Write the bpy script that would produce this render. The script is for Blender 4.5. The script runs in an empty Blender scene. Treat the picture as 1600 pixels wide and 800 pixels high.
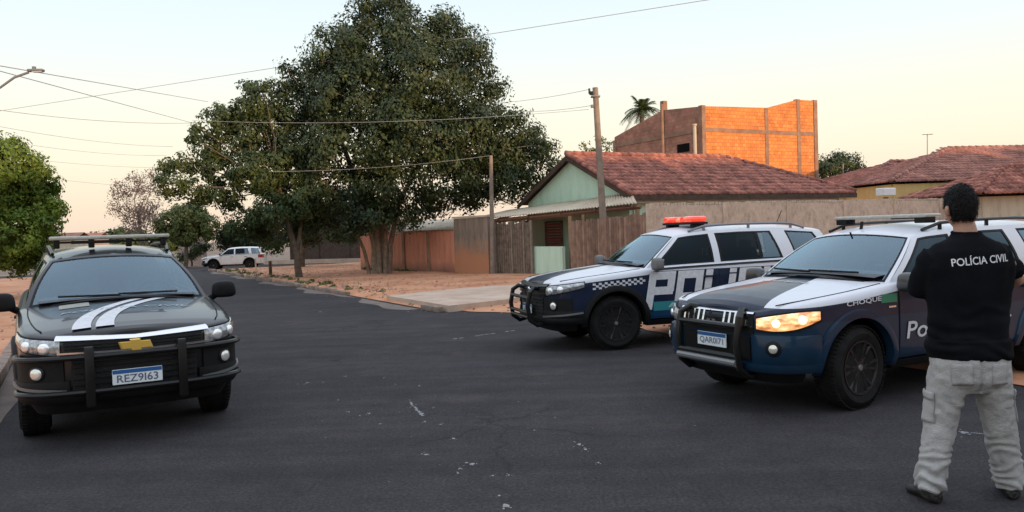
import bpy, bmesh, math, random
import numpy as np
from mathutils import Vector, Matrix
R = math.radians
random.seed(7); rng = np.random.default_rng(7)
scene = bpy.context.scene
col = scene.collection

# ---------------------------------------------------------------- camera, sky, sun, exposure
CAM_H, FPX, PITCH, ROLL = 1.75, 1250.0, R(1.75), R(1.9)
cd = bpy.data.cameras.new('camera'); cam = bpy.data.objects.new('camera', cd); col.objects.link(cam)
cd.sensor_width = 36; cd.lens = 36*FPX/1600; cd.clip_end = 3000; cd.clip_start = .05
cam.matrix_world = Matrix.Translation((0, 0, CAM_H)) @ Matrix.Rotation(math.pi/2-PITCH, 4, 'X') @ Matrix.Rotation(-ROLL, 4, 'Z')
scene.camera = cam

SUN_EL, SUN_AZ = R(4.0), R(-52)     # sun low behind the camera, to the right (azimuth of its direction in the xy plane)
world = bpy.data.worlds.new('World'); scene.world = world; world.use_nodes = True
nt = world.node_tree; bg = nt.nodes['Background']
sky = nt.nodes.new('ShaderNodeTexSky'); sky.sky_type = 'NISHITA'; sky.sun_disc = False
sky.sun_elevation = SUN_EL; sky.sun_rotation = math.pi/2-SUN_AZ
sky.air_density = 1.0; sky.dust_density = 2.0; sky.ozone_density = 1.5
# warm evening band near the horizon, pale blue above: a gradient over real sky direction
tc = nt.nodes.new('ShaderNodeTexCoord'); sx = nt.nodes.new('ShaderNodeSeparateXYZ')
nt.links.new(tc.outputs['Generated'], sx.inputs[0])
cr = nt.nodes.new('ShaderNodeValToRGB'); nt.links.new(sx.outputs['Z'], cr.inputs[0])
els = cr.color_ramp.elements
els[0].position = 0.0; els[0].color = (.80, .62, .50, 1)
els[1].position = 1.0; els[1].color = (1.0, 1.10, 1.28, 1)
for p, c in ((.04, (.86, .71, .54)), (.09, (.90, .82, .64)), (.15, (.87, .86, .73)), (.22, (.78, .86, .86)), (.32, (.66, .79, .88)), (.55, (.86, .95, 1.06))):
    e = els.new(p); e.color = (*c, 1)
mx = nt.nodes.new('ShaderNodeMix'); mx.data_type = 'RGBA'; mx.inputs['Factor'].default_value = .94
sc = nt.nodes.new('ShaderNodeVectorMath'); sc.operation = 'SCALE'; sc.inputs['Scale'].default_value = 9.3
nt.links.new(cr.outputs[0], sc.inputs[0])
nt.links.new(sky.outputs[0], mx.inputs['A']); nt.links.new(sc.outputs[0], mx.inputs['B'])
nt.links.new(mx.outputs['Result'], bg.inputs['Color']); bg.inputs['Strength'].default_value = .1

sd = bpy.data.lights.new('sun', 'SUN'); sd.energy = 3.2; sd.angle = R(1.0); sd.color = (1.0, .62, .34)
sun = bpy.data.objects.new('sun', sd); col.objects.link(sun)
sdir = Vector((math.cos(SUN_EL)*math.cos(SUN_AZ), math.cos(SUN_EL)*math.sin(SUN_AZ), math.sin(SUN_EL)))
sun.rotation_euler = sdir.to_track_quat('Z', 'Y').to_euler()
vs = scene.view_settings; vs.view_transform = 'Standard'; vs.look = 'None'; vs.exposure = 0.42; vs.gamma = 1; vs.use_curve_mapping = False

# ---------------------------------------------------------------- helpers
def ray(px, py):
    X2, Y2 = px-800, 400-py
    X = X2*math.cos(ROLL)+Y2*math.sin(ROLL); Y = (-X2*math.sin(ROLL)+Y2*math.cos(ROLL))/FPX
    return Vector((X/FPX, math.cos(PITCH)+Y*math.sin(PITCH), -math.sin(PITCH)+Y*math.cos(PITCH)))
def at(px, py, Y):
    d = ray(px, py); t = Y/d.y
    return Vector((d.x*t, Y, CAM_H+d.z*t))
def ground(px, py, z=0):
    d = ray(px, py); t = (z-CAM_H)/d.z
    return Vector((d.x*t, d.y*t, z))
U = Vector((-.48, .877, 0)).normalized(); V = Vector((.877, .48, 0)).normalized(); O0 = Vector((-7.3, 11.4, 0))
def uv(u, v, z=0): return O0+U*u+V*v+Vector((0, 0, z))

def tag(o, label=None, cat=None, group=None, kind=None):
    if label: o['label'] = label
    if cat: o['category'] = cat
    if group: o['group'] = group
    if kind: o['kind'] = kind
    return o
def empty(name, loc=(0, 0, 0), rz=0):
    o = bpy.data.objects.new(name, None); col.objects.link(o); o.location = loc; o.rotation_euler = (0, 0, rz)
    o.empty_display_size = .2
    return o
def smooth_bm(bm, ang=35):
    for f in bm.faces: f.smooth = True
    a = R(ang)
    for e in bm.edges:
        e.smooth = not (len(e.link_faces) == 2 and e.calc_face_angle(0) > a)
def link(name, bm, mats, parent=None, smooth=35, recalc=True):
    if recalc: bmesh.ops.recalc_face_normals(bm, faces=bm.faces)
    if smooth: smooth_bm(bm, smooth)
    me = bpy.data.meshes.new(name); bm.to_mesh(me); bm.free()
    for m in (mats if isinstance(mats, (list, tuple)) else [mats]): me.materials.append(m)
    o = bpy.data.objects.new(name, me); col.objects.link(o)
    if parent: o.parent = parent
    return o
def box(bm, c, s, rz=0, bevel=0, mi=0, M=None):
    r = bmesh.ops.create_cube(bm, size=1)
    vsx = r['verts']
    T = Matrix.Translation(c) @ Matrix.Rotation(rz, 4, 'Z') @ Matrix.Diagonal((*s, 1))
    if M: T = M @ T
    bmesh.ops.transform(bm, matrix=T, verts=vsx)
    fs = {f for v in vsx for f in v.link_faces}
    for f in fs: f.material_index = mi
    if bevel:
        es = {e for v in vsx for e in v.link_edges}
        bmesh.ops.bevel(bm, geom=list(es), offset=bevel, segments=2, affect='EDGES', profile=.5)
def quad(bm, a, b, c, d, mi=0):
    f = bm.faces.new([bm.verts.new(p) for p in (a, b, c, d)]); f.material_index = mi; return f
def tube(bm, pts, r, n=8, mi=0, cap=True, up=Vector((0, 0, 1))):
    pts = [Vector(p) for p in pts]; rs = r if isinstance(r, (list, tuple)) else [r]*len(pts)
    rings = []; prev = None
    for i, p in enumerate(pts):
        t = (pts[min(i+1, len(pts)-1)]-pts[max(i-1, 0)])
        t = t.normalized() if t.length > 1e-9 else Vector((0, 0, 1))
        a = prev if prev is not None else (Vector((1, 0, 0)) if abs(t.z) > .9 else up)
        x = (a-t*a.dot(t)); x = x.normalized() if x.length > 1e-6 else t.orthogonal().normalized()
        prev = x; y = t.cross(x)
        rings.append([bm.verts.new(p+(x*math.cos(k*2*math.pi/n)+y*math.sin(k*2*math.pi/n))*rs[i]) for k in range(n)])
    for A, B in zip(rings, rings[1:]):
        for k in range(n):
            f = bm.faces.new((A[k], A[(k+1) % n], B[(k+1) % n], B[k])); f.material_index = mi
    if cap:
        f = bm.faces.new(rings[0][::-1]); f.material_index = mi
        f = bm.faces.new(rings[-1]); f.material_index = mi
def lathe(bm, prof, axis='X', n=32, c=(0, 0, 0), mi=0):
    """prof: list of (along axis, radius)"""
    rings = []
    for a, r in prof:
        ring = []
        for k in range(n):
            t = k*2*math.pi/n
            p = (a, r*math.cos(t), r*math.sin(t)) if axis == 'X' else ((r*math.cos(t), a, r*math.sin(t)) if axis == 'Y' else (r*math.cos(t), r*math.sin(t), a))
            ring.append(bm.verts.new(Vector(p)+Vector(c)))
        rings.append(ring)
    for A, B in zip(rings, rings[1:]):
        for k in range(n):
            f = bm.faces.new((A[k], A[(k+1) % n], B[(k+1) % n], B[k])); f.material_index = mi
    for rg in (rings[0], rings[-1]):
        f = bm.faces.new(rg); f.material_index = mi
def grid(bm, fn, nu, nv, mi=0, skip=None):
    vs_ = [[bm.verts.new(fn(i/nu, j/nv)) for j in range(nv+1)] for i in range(nu+1)]
    for i in range(nu):
        for j in range(nv):
            if skip and skip(i, j): continue
            f = bm.faces.new((vs_[i][j], vs_[i+1][j], vs_[i+1][j+1], vs_[i][j+1])); f.material_index = mi
    return vs_
def lerp(a, b, t): return a+(b-a)*t
def interp(x, pts):
    pts = sorted(pts)
    if x <= pts[0][0]: return pts[0][1]
    for (a, va), (b, vb) in zip(pts, pts[1:]):
        if x <= b: return va+(vb-va)*(x-a)/(b-a)
    return pts[-1][1]

def explode(o):
    '''separate pieces of a mesh become parts of their own (same name, same parent)'''
    me = o.data; bm = bmesh.new(); bm.from_mesh(me); seen = set(); groups = []
    for v in bm.verts:
        if v in seen: continue
        st = [v]; seen.add(v); g = []
        while st:
            q = st.pop(); g.append(q.index)
            for e in q.link_edges:
                w = e.other_vert(q)
                if w not in seen: seen.add(w); st.append(w)
        groups.append(set(g))
    bm.free()
    if len(groups) < 2: return [o]
    out = []
    for g in groups:
        b = bmesh.new(); b.from_mesh(me); bmesh.ops.delete(b, geom=[v for v in b.verts if v.index not in g], context='VERTS')
        m2 = bpy.data.meshes.new(me.name); b.to_mesh(m2); b.free()
        for m in me.materials:
            if m.name not in [x.name for x in m2.materials]: m2.materials.append(m)
        if not out: o.data = m2; out.append(o)
        else: c = o.copy(); c.data = m2; col.objects.link(c); out.append(c)
    return out

# ---------------------------------------------------------------- materials
MATS = {}
def mat(name, c, rough=.6, metal=0, vary=.0, vscale=4, bump=0, bscale=40, coat=0, c2=None, emit=None, spec=.5, island=0, detail=4, alpha=None):
    if name in MATS: return MATS[name]
    m = bpy.data.materials.new(name); m.use_nodes = True; MATS[name] = m
    n, l = m.node_tree.nodes, m.node_tree.links; b = n['Principled BSDF']
    b.inputs['Base Color'].default_value = (*c, 1); b.inputs['Roughness'].default_value = rough; b.inputs['Metallic'].default_value = metal
    b.inputs['Coat Weight'].default_value = coat; b.inputs['Coat Roughness'].default_value = .04; b.inputs['Specular IOR Level'].default_value = spec
    tx = n.new('ShaderNodeTexCoord')
    if vary or c2:
        no = n.new('ShaderNodeTexNoise'); no.inputs['Scale'].default_value = vscale; no.inputs['Detail'].default_value = detail; no.inputs['Roughness'].default_value = .65
        l.new(tx.outputs['Object'], no.inputs['Vector'])
        ra = n.new('ShaderNodeValToRGB'); l.new(no.outputs['Fac'], ra.inputs[0])
        ra.color_ramp.elements[0].position = .34; ra.color_ramp.elements[1].position = .66
        k = c2 if c2 else tuple(min(1, x*(1+vary)) for x in c)
        ra.color_ramp.elements[0].color = (*(c if c2 else tuple(x*(1-vary) for x in c)), 1); ra.color_ramp.elements[1].color = (*k, 1)
        out = ra.outputs[0]
        if island:
            ge = n.new('ShaderNodeNewGeometry'); hs = n.new('ShaderNodeHueSaturation'); mr = n.new('ShaderNodeMapRange')
            mr.inputs['To Min'].default_value = 1-island; mr.inputs['To Max'].default_value = 1+island
            l.new(ge.outputs['Random Per Island'], mr.inputs['Value']); l.new(mr.outputs[0], hs.inputs['Value']); l.new(out, hs.inputs['Color']); out = hs.outputs[0]
        l.new(out, b.inputs['Base Color'])
    if bump:
        nb = n.new('ShaderNodeTexNoise'); nb.inputs['Scale'].default_value = bscale; nb.inputs['Detail'].default_value = 5
        l.new(tx.outputs['Object'], nb.inputs['Vector'])
        bp = n.new('ShaderNodeBump'); bp.inputs['Strength'].default_value = bump; bp.inputs['Distance'].default_value = .02
        l.new(nb.outputs['Fac'], bp.inputs['Height']); l.new(bp.outputs[0], b.inputs['Normal'])
    if emit:
        b.inputs['Emission Color'].default_value = (*emit[0], 1); b.inputs['Emission Strength'].default_value = emit[1]
    return m
def nodes_of(m): return m.node_tree.nodes, m.node_tree.links, m.node_tree.nodes['Principled BSDF']
def glass_mat(name, tint, rough=.03, refl=.08):
    m = bpy.data.materials.new(name); m.use_nodes = True
    n, l = m.node_tree.nodes, m.node_tree.links; n.remove(n['Principled BSDF']); out = n['Material Output']
    tr = n.new('ShaderNodeBsdfTransparent'); tr.inputs[0].default_value = (*tint, 1)
    gl = n.new('ShaderNodeBsdfGlossy'); gl.inputs['Roughness'].default_value = rough; gl.inputs['Color'].default_value = (.66, .86, 1, 1)
    fr = n.new('ShaderNodeLayerWeight'); fr.inputs[0].default_value = .5
    pw = n.new('ShaderNodeMath'); pw.operation = 'POWER'; pw.inputs[1].default_value = 3.2; l.new(fr.outputs['Facing'], pw.inputs[0]); fr = pw
    mr = n.new('ShaderNodeMath'); mr.operation = 'MULTIPLY_ADD'; mr.inputs[1].default_value = .75; mr.inputs[2].default_value = refl
    ms = n.new('ShaderNodeMixShader'); l.new(fr.outputs[0], mr.inputs[0]); l.new(mr.outputs[0], ms.inputs[0]); l.new(tr.outputs[0], ms.inputs[1]); l.new(gl.outputs[0], ms.inputs[2])
    l.new(ms.outputs[0], out.inputs['Surface'])
    return m

M_black = mat('black_plastic', (.009, .009, .010), .6, vary=.25, vscale=6, spec=.22)
M_steel_black = mat('black_steel', (.010, .0098, .010), .36, vary=.2, vscale=9, coat=.12, spec=.3)
M_rubber = mat('tyre_rubber', (.012, .0115, .0115), .9, spec=.2, vary=.35, vscale=8, bump=.3, bscale=60)
M_rim = mat('rim_black', (.014, .014, .015), .38, metal=.2, vary=.3, vscale=12)
M_chrome = mat('chrome', (.75, .75, .77), .14, metal=1)
M_gold = mat('gold_enamel', (.75, .48, .10), .35, metal=.35)
M_lens = mat('headlamp_lens', (.16, .17, .18), .08, c2=(.62, .63, .64), vscale=26, metal=.5, coat=1)
M_refl = mat('lamp_reflector', (.95, .95, .97), .12, metal=.6)
M_foglens = mat('fog_lamp_lens', (.85, .85, .8), .1, metal=.5, coat=1)
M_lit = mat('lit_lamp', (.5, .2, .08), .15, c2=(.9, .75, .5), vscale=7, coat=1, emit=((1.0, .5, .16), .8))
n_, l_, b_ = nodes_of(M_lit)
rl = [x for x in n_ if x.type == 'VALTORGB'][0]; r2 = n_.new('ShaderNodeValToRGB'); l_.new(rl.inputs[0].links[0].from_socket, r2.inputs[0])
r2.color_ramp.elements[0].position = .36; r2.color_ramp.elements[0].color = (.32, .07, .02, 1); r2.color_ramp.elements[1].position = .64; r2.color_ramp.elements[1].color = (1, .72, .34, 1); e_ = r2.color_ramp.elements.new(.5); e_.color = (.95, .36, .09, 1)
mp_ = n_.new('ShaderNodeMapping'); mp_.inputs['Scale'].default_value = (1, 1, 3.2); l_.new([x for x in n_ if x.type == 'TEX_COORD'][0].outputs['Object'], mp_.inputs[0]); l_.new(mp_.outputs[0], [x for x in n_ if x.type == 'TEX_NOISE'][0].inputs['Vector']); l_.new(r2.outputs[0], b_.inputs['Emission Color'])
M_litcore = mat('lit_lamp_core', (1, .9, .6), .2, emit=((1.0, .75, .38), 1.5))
M_seat = mat('seat_fabric', (.10, .105, .12), .8, vary=.3)
M_wind = glass_mat('windscreen_glass', (.46, .60, .64), refl=.15)
M_side = glass_mat('tinted_glass', (.03, .032, .036), refl=.015)
M_white = mat('white_paint', (.72, .72, .74), .3, vary=.04, coat=.6)
M_whitetext = mat('white_vinyl', (.62, .62, .65), .45, vary=.1, vscale=18)
M_teal = mat('teal_vinyl', (.03, .22, .24), .4)
M_under = mat('underbody', (.006, .006, .006), .95, spec=.1)
# ---------------------------------------------------------------- ground materials
def asphalt():
    m = mat('asphalt', (.075, .075, .083), .9, spec=.18); n, l, b = nodes_of(m)
    tx = n.new('ShaderNodeTexCoord')
    def noise(s, d=4, r=.6, dist=0):
        q = n.new('ShaderNodeTexNoise'); q.inputs['Scale'].default_value = s; q.inputs['Detail'].default_value = d; q.inputs['Roughness'].default_value = r; q.inputs['Distortion'].default_value = dist
        l.new(tx.outputs['Object'], q.inputs['Vector']); return q
    def ramp(src, p0, c0, p1, c1):
        q = n.new('ShaderNodeValToRGB'); q.color_ramp.elements[0].position = p0; q.color_ramp.elements[1].position = p1
        q.color_ramp.elements[0].color = (*c0, 1); q.color_ramp.elements[1].color = (*c1, 1); l.new(src, q.inputs[0]); return q
    def mix(f, a, c, t='MIX'):
        q = n.new('ShaderNodeMix'); q.data_type = 'RGBA'; q.blend_type = t
        if isinstance(f, float): q.inputs['Factor'].default_value = f
        else: l.new(f, q.inputs['Factor'])
        l.new(a, q.inputs['A']); l.new(c, q.inputs['B']); return q.outputs['Result']
    big = ramp(noise(.35, 6).outputs[0], .3, (.034, .0322, .0362), .72, (.053, .0498, .0545))
    mp = n.new('ShaderNodeMapping'); mp.inputs['Rotation'].default_value = (0, 0, -math.atan2(U.y, U.x)); mp.inputs['Scale'].default_value = (.07, 2.4, 1)
    l.new(tx.outputs['Object'], mp.inputs[0]); st = noise(1.0, 4); l.new(mp.outputs[0], st.inputs['Vector'])
    streak = ramp(st.outputs[0], .35, (.82, .82, .83), .7, (1.15, 1.14, 1.12))
    fine = ramp(noise(38, 5, .9).outputs[0], .36, (.42, .42, .42), .64, (1.7, 1.66, 1.64))
    mid = ramp(noise(2.2, 10, .9).outputs[0], .34, (.70, .70, .72), .66, (1.24, 1.23, 1.21))
    c = mix(1.0, big.outputs[0], streak.outputs[0], 'MULTIPLY'); c = mix(1.0, c, fine.outputs[0], 'MULTIPLY'); c = mix(1.0, c, mid.outputs[0], 'MULTIPLY')
    wn = noise(1.7, 5, .7); wm = n.new('ShaderNodeMix'); wm.data_type = 'RGBA'; wm.blend_type = 'LINEAR_LIGHT'; wm.inputs['Factor'].default_value = .35; l.new(tx.outputs['Object'], wm.inputs['A']); l.new(wn.outputs['Color'], wm.inputs['B'])
    vo = n.new('ShaderNodeTexVoronoi'); vo.feature = 'DISTANCE_TO_EDGE'; vo.inputs['Scale'].default_value = .42; l.new(wm.outputs['Result'], vo.inputs['Vector'])
    ck = ramp(vo.outputs['Distance'], .0, (.45, .45, .45), .010, (1, 1, 1)); msk = ramp(noise(.25, 3).outputs[0], .45, (0, 0, 0), .6, (1, 1, 1))
    c = mix(msk.outputs[0], c, mix(1.0, c, ck.outputs[0], 'MULTIPLY'))
    # reddish dust lying thinly on it
    dust = ramp(noise(.8, 6, .7).outputs[0], .56, (0, 0, 0), .80, (.22, .22, .22)); rgb = n.new('ShaderNodeRGB'); rgb.outputs[0].default_value = (.20, .15, .13, 1)
    c = mix(dust.outputs[0], c, rgb.outputs[0])
    l.new(c, b.inputs['Base Color'])
    bp = n.new('ShaderNodeBump'); bp.inputs['Strength'].default_value = .5; bp.inputs['Distance'].default_value = .012
    l.new(noise(110, 4, .8).outputs[0], bp.inputs['Height']); l.new(bp.outputs[0], b.inputs['Normal'])
    return m
M_asph = asphalt()
M_dirt = mat('red_dirt', (.42, .165, .075), .95, c2=(.60, .31, .18), vscale=.7, bump=.9, bscale=14, detail=9)
M_dirtfar = mat('dry_earth', (.17, .115, .08), .95, c2=(.27, .19, .14), vscale=.5, bump=.5, bscale=6, detail=8)
M_conc = mat('worn_concrete', (.42, .29, .215), .9, c2=(.55, .42, .33), vscale=1.6, bump=.4, bscale=20, detail=8)
M_kerb = mat('kerb_concrete', (.15, .11, .09), .9, c2=(.33, .24, .19), vscale=3.5, bump=.6, bscale=18, detail=7)
M_mark = mat('pale_spatter', (.20, .19, .20), .85, c2=(.36, .35, .35), vscale=14)

# far ground sheet
bm = bmesh.new(); grid(bm, lambda s, t: Vector((lerp(-900, 900, s), lerp(-200, 1600, t), -.03)), 8, 8)
tag(link('ground', bm, M_dirtfar, smooth=0), kind='structure')
# road: straight street along U, with the cross street at its far end
def strip(bm, u0, u1, v0, v1, z, nu=30, nv=6, mi=0, fn=None):
    grid(bm, lambda s, t: uv(lerp(u0, u1, s), lerp(v0, v1, t), z if fn is None else fn(lerp(u0, u1, s), lerp(v0, v1, t))), nu, nv, mi)
bm = bmesh.new(); strip(bm, -45, 8, 0, 9.7, 0.0, 30, 4); strip(bm, 8, 130, 0, 8.1, 0.0, 50, 4)
tag(link('road', bm, M_asph, smooth=0), kind='structure')
bm = bmesh.new(); strip(bm, 37.5, 46, 8.1, 60, -.004, 10, 10); strip(bm, 37.5, 46, -50, 0, -.004, 10, 10)
tag(link('cross_street', bm, M_asph, smooth=0), kind='structure')
def vz(u, v):     # verge height: a kerb step along the far part, worn down level where the pick-ups stand
    h = interp(u, [(-45, .02), (.5, .02), (3.2, .025), (4.4, .09), (36, .10), (37.5, .01)])
    edge = min(1, (v-8.1)/.25)
    return .012+h*edge+.02*math.sin(u*1.3+v)*math.sin(v*.9)*min(1, max(0, v-9))
def v_edge(u): return interp(u, [(-45, 9.35), (1.2, 9.35), (3.6, 8.1), (60, 8.1)])+.10*math.sin(u*2.1)*(u < 3)+.05*math.sin(u*7.3)*(u < 3)
bm = bmesh.new(); grid(bm, lambda s, t: (lambda u, v: uv(u, v, vz(u, v-v_edge(u)+8.1)))(lerp(-45, 37.5, s), lerp(v_edge(lerp(-45, 37.5, s)), 60, t**1.6)), 330, 90)
tag(link('dirt_verge', bm, M_dirt), kind='structure')
bm = bmesh.new(); strip(bm, -45, 37.5, -.0, -30, 0, 90, 30, fn=lambda u, v: .13)
strip(bm, -45, 37.5, 0, -.001, 0, 60, 1, fn=lambda u, v: .13 if v < -.0005 else 0)
tag(link('pavement', bm, M_dirt, smooth=0), kind='structure')
bm = bmesh.new()                                                     # kerb stones, one run each side, with breaks
x = 2.9
while x < 37:
    L = random.uniform(.8, 1.4)
    if not (5.6 < x < 9.3) and random.random() > .08:
        h = random.uniform(.10, .135)
        c = uv(x+L/2, 8.06+random.uniform(-.02, .02), h/2)
        box(bm, c, (L-.03, .15, h), math.atan2(U.y, U.x)+random.uniform(-.012, .012), .012)
    x += L
x = -30
while x < 37:
    L = 1.0; h = random.uniform(.14, .155)
    box(bm, uv(x+L/2, -.03+random.uniform(-.01, .01), h/2), (L-.02, .14, h), math.atan2(U.y, U.x)+random.uniform(-.006, .006), .012)
    x += L
tag(link('kerb', bm, M_kerb), kind='structure')
# pale strip of dust gathered in the gutter
M_gut = mat('gutter_dust', (.20, .15, .125), .95, c2=(.12, .10, .095), vscale=2.2, detail=8)
bm = bmesh.new()
grid(bm, lambda s, t: uv(lerp(4, 37, s), 7.99-(.30+.22*math.sin(s*31)+.12*math.sin(s*83))*t, .005), 160, 2)
grid(bm, lambda s, t: uv(lerp(-10, 37, s), .05+(.25+.1*math.sin(s*41))*t, .005), 160, 2)
tag(link('gutter_dust', bm, M_gut, smooth=0), kind='structure')
# concrete drive crossing the verge
pts = [ground(630, 469), ground(703, 488), ground(800, 476.5), ground(838, 464), ground(838, 451), ground(760, 455), ground(690, 461)]
pts[0] = uv((pts[0]-O0).dot(U), 8.2); pts[1] = uv((pts[1]-O0).dot(U), 8.2)
bm = bmesh.new(); c0 = sum(pts, Vector())/len(pts)
ctr = [(p-O0) for p in pts]
top = [bm.verts.new(Vector((p.x, p.y, .15))) for p in pts]; bot = [bm.verts.new(Vector((p.x, p.y, -.01))) for p in pts]
bm.faces.new(top)
for i in range(len(pts)): bm.faces.new((top[i], bot[i], bot[(i+1) % len(pts)], top[(i+1) % len(pts)]))
tag(link('driveway', bm, M_conc, smooth=0), kind='structure')
# pale spatters on the asphalt
bm = bmesh.new(); rr = random.Random(3)
spots = [(480, 598, 7), (465, 600, 3), (505, 597, 4), (655, 603, 5), (618, 600, 3), (640, 625, 3), (645, 634, 7), (660, 646, 8), (664, 659, 6), (688, 663, 6), (677, 637, 4), (545, 643, 5), (577, 646, 8), (562, 649, 4), (594, 662, 5), (709, 685, 9), (666, 710, 10), (737, 725, 13), (718, 732, 7), (715, 739, 6), (770, 743, 6), (795, 742, 6), (905, 694, 12), (915, 702, 9), (935, 723, 6), (790, 790, 17), (780, 774, 7), (835, 672, 4), (500, 487, 7), (540, 588, 5), (528, 625, 4), (600, 400+190, 3), (867, 652, 3), (1508, 676, 20), (1085, 665, 3)]+[(rr.gauss(650, 90), rr.gauss(670, 50), rr.uniform(1, 2.5)) for _ in range(26)]+[(rr.uniform(380, 1250), rr.uniform(560, 795), rr.uniform(.8, 1.8)) for _ in range(22)]
for px, py, r in spots:
    for q in range(5):
        c = ground(px+rr.uniform(-r, r)*(.8 if q else 0), py+rr.uniform(-r, r)*(.35 if q else 0), .004); R0 = r/FPX*c.y*(.36 if not q else rr.uniform(.06, .2))
        n = 11; ph = rr.uniform(0, 6)
        bm.faces.new([bm.verts.new(c+Vector((math.cos(ph+k*2*math.pi/n)*R0*rr.uniform(.5, 1.2), math.sin(ph+k*2*math.pi/n)*R0*rr.uniform(.6, 1.8), 0))) for k in range(n)])
def streakline(p, q, w):
    a, b = ground(*p, .0045), ground(*q, .0045); t = (b-a).normalized(); s = Vector((-t.y, t.x, 0)); n = 14
    for i in range(n):
        if rr.random() < .25: continue
        u0, u1 = a.lerp(b, i/n), a.lerp(b, (i+.8)/n); o1, o2 = rr.uniform(-w, w), rr.uniform(-w, w)
        bm.faces.new([bm.verts.new(x_) for x_ in (u0+s*(w+o1), u0-s*(w-o1), u1-s*(w-o2), u1+s*(w+o2))])
streakline((642, 628), (660, 650), .012); streakline((700, 531), (812, 515), .02); streakline((1490, 673), (1545, 679), .008)
tag(link('road_spatter', bm, M_mark, smooth=0, recalc=False), kind='structure')

# ---------------------------------------------------------------- masonry, timber, roof materials
def brick_mat(name, c1, c2, mortar, bw=.29, bh=.19, mo=.012, rough=.9, dirt=.35, axis='XZ', bump=.5):
    m = mat(name, c1, rough); n, l, b = nodes_of(m)
    tx = n.new('ShaderNodeTexCoord'); sp = n.new('ShaderNodeSeparateXYZ'); l.new(tx.outputs['Object'], sp.inputs[0])
    cb = n.new('ShaderNodeCombineXYZ'); l.new(sp.outputs['X'], cb.inputs[0]); l.new(sp.outputs['Z'], cb.inputs[1])
    br = n.new('ShaderNodeTexBrick'); br.inputs['Scale'].default_value = 1; br.inputs['Color1'].default_value = (*c1, 1); br.inputs['Color2'].default_value = (*c2, 1); br.inputs['Mortar'].default_value = (*mortar, 1)
    br.inputs['Brick Width'].default_value = bw; br.inputs['Row Height'].default_value = bh; br.inputs['Mortar Size'].default_value = mo; l.new(cb.outputs[0], br.inputs['Vector'])
    no = n.new('ShaderNodeTexNoise'); no.inputs['Scale'].default_value = .9; no.inputs['Detail'].default_value = 8; no.inputs['Roughness'].default_value = .7; l.new(tx.outputs['Object'], no.inputs['Vector'])
    ra = n.new('ShaderNodeValToRGB'); l.new(no.outputs[0], ra.inputs[0]); ra.color_ramp.elements[0].position = .3; ra.color_ramp.elements[1].position = .62
    ra.color_ramp.elements[0].color = (1-dirt, 1-dirt, 1-dirt, 1); ra.color_ramp.elements[1].color = (1.1, 1.1, 1.1, 1)
    mu = n.new('ShaderNodeMix'); mu.data_type = 'RGBA'; mu.blend_type = 'MULTIPLY'; mu.inputs['Factor'].default_value = 1
    l.new(br.outputs[0], mu.inputs['A']); l.new(ra.outputs[0], mu.inputs['B']); l.new(mu.outputs['Result'], b.inputs['Base Color'])
    bp = n.new('ShaderNodeBump'); bp.inputs['Strength'].default_value = bump; bp.inputs['Distance'].default_value = .02; bp.invert = True
    l.new(br.outputs['Fac'], bp.inputs['Height']); l.new(bp.outputs[0], b.inputs['Normal'])
    return m
def stained(name, base, stain, c3, scale=.6, rough=.9, low=None, zs=.45):
    """plaster with streaky weather stains; low = colour along the foot with a ragged edge (orange dirt on the gate pier)"""
    m = mat(name, base, rough); n, l, b = nodes_of(m); tx = n.new('ShaderNodeTexCoord')
    mp = n.new('ShaderNodeMapping'); mp.inputs['Scale'].default_value = (2.2, 2.2, zs); l.new(tx.outputs['Object'], mp.inputs[0])
    no = n.new('ShaderNodeTexNoise'); no.inputs['Scale'].default_value = scale*2.2; no.inputs['Detail'].default_value = 9; no.inputs['Roughness'].default_value = .72; l.new(mp.outputs[0], no.inputs['Vector'])
    ra = n.new('ShaderNodeValToRGB'); l.new(no.outputs[0], ra.inputs[0]); e = ra.color_ramp.elements
    e[0].position = .32; e[0].color = (*stain, 1); e[1].position = .7; e[1].color = (*c3, 1); k = e.new(.5); k.color = (*base, 1)
    out = ra.outputs[0]
    if low:
        sp = n.new('ShaderNodeSeparateXYZ'); l.new(tx.outputs['Object'], sp.inputs[0])
        n2 = n.new('ShaderNodeTexNoise'); n2.inputs['Scale'].default_value = 1.3; n2.inputs['Detail'].default_value = 7; l.new(tx.outputs['Object'], n2.inputs['Vector'])
        ma = n.new('ShaderNodeMath'); ma.operation = 'MULTIPLY_ADD'; l.new(n2.outputs[0], ma.inputs[0]); ma.inputs[1].default_value = low[1]; ma.inputs[2].default_value = low[2]
        su = n.new('ShaderNodeMath'); su.operation = 'SUBTRACT'; l.new(ma.outputs[0], su.inputs[0]); l.new(sp.outputs['Z'], su.inputs[1])
        cl = n.new('ShaderNodeMapRange'); cl.inputs['From Min'].default_value = -.35; cl.inputs['From Max'].default_value = .35; l.new(su.outputs[0], cl.inputs['Value'])
        mi = n.new('ShaderNodeMix'); mi.data_type = 'RGBA'; l.new(cl.outputs[0], mi.inputs['Factor']); l.new(out, mi.inputs['A']); mi.inputs['B'].default_value = (*low[0], 1); out = mi.outputs['Result']
    l.new(out, b.inputs['Base Color'])
    bp = n.new('ShaderNodeBump'); bp.inputs['Strength'].default_value = .4; bp.inputs['Distance'].default_value = .02
    n3 = n.new('ShaderNodeTexNoise'); n3.inputs['Scale'].default_value = 14; n3.inputs['Detail'].default_value = 6; l.new(tx.outputs['Object'], n3.inputs['Vector']); l.new(n3.outputs[0], bp.inputs['Height']); l.new(bp.outputs[0], b.inputs['Normal'])
    return m
M_brick = brick_mat('orange_hollow_brick', (.60, .185, .045), (.74, .27, .07), (.30, .13, .07), dirt=.3)
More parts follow.
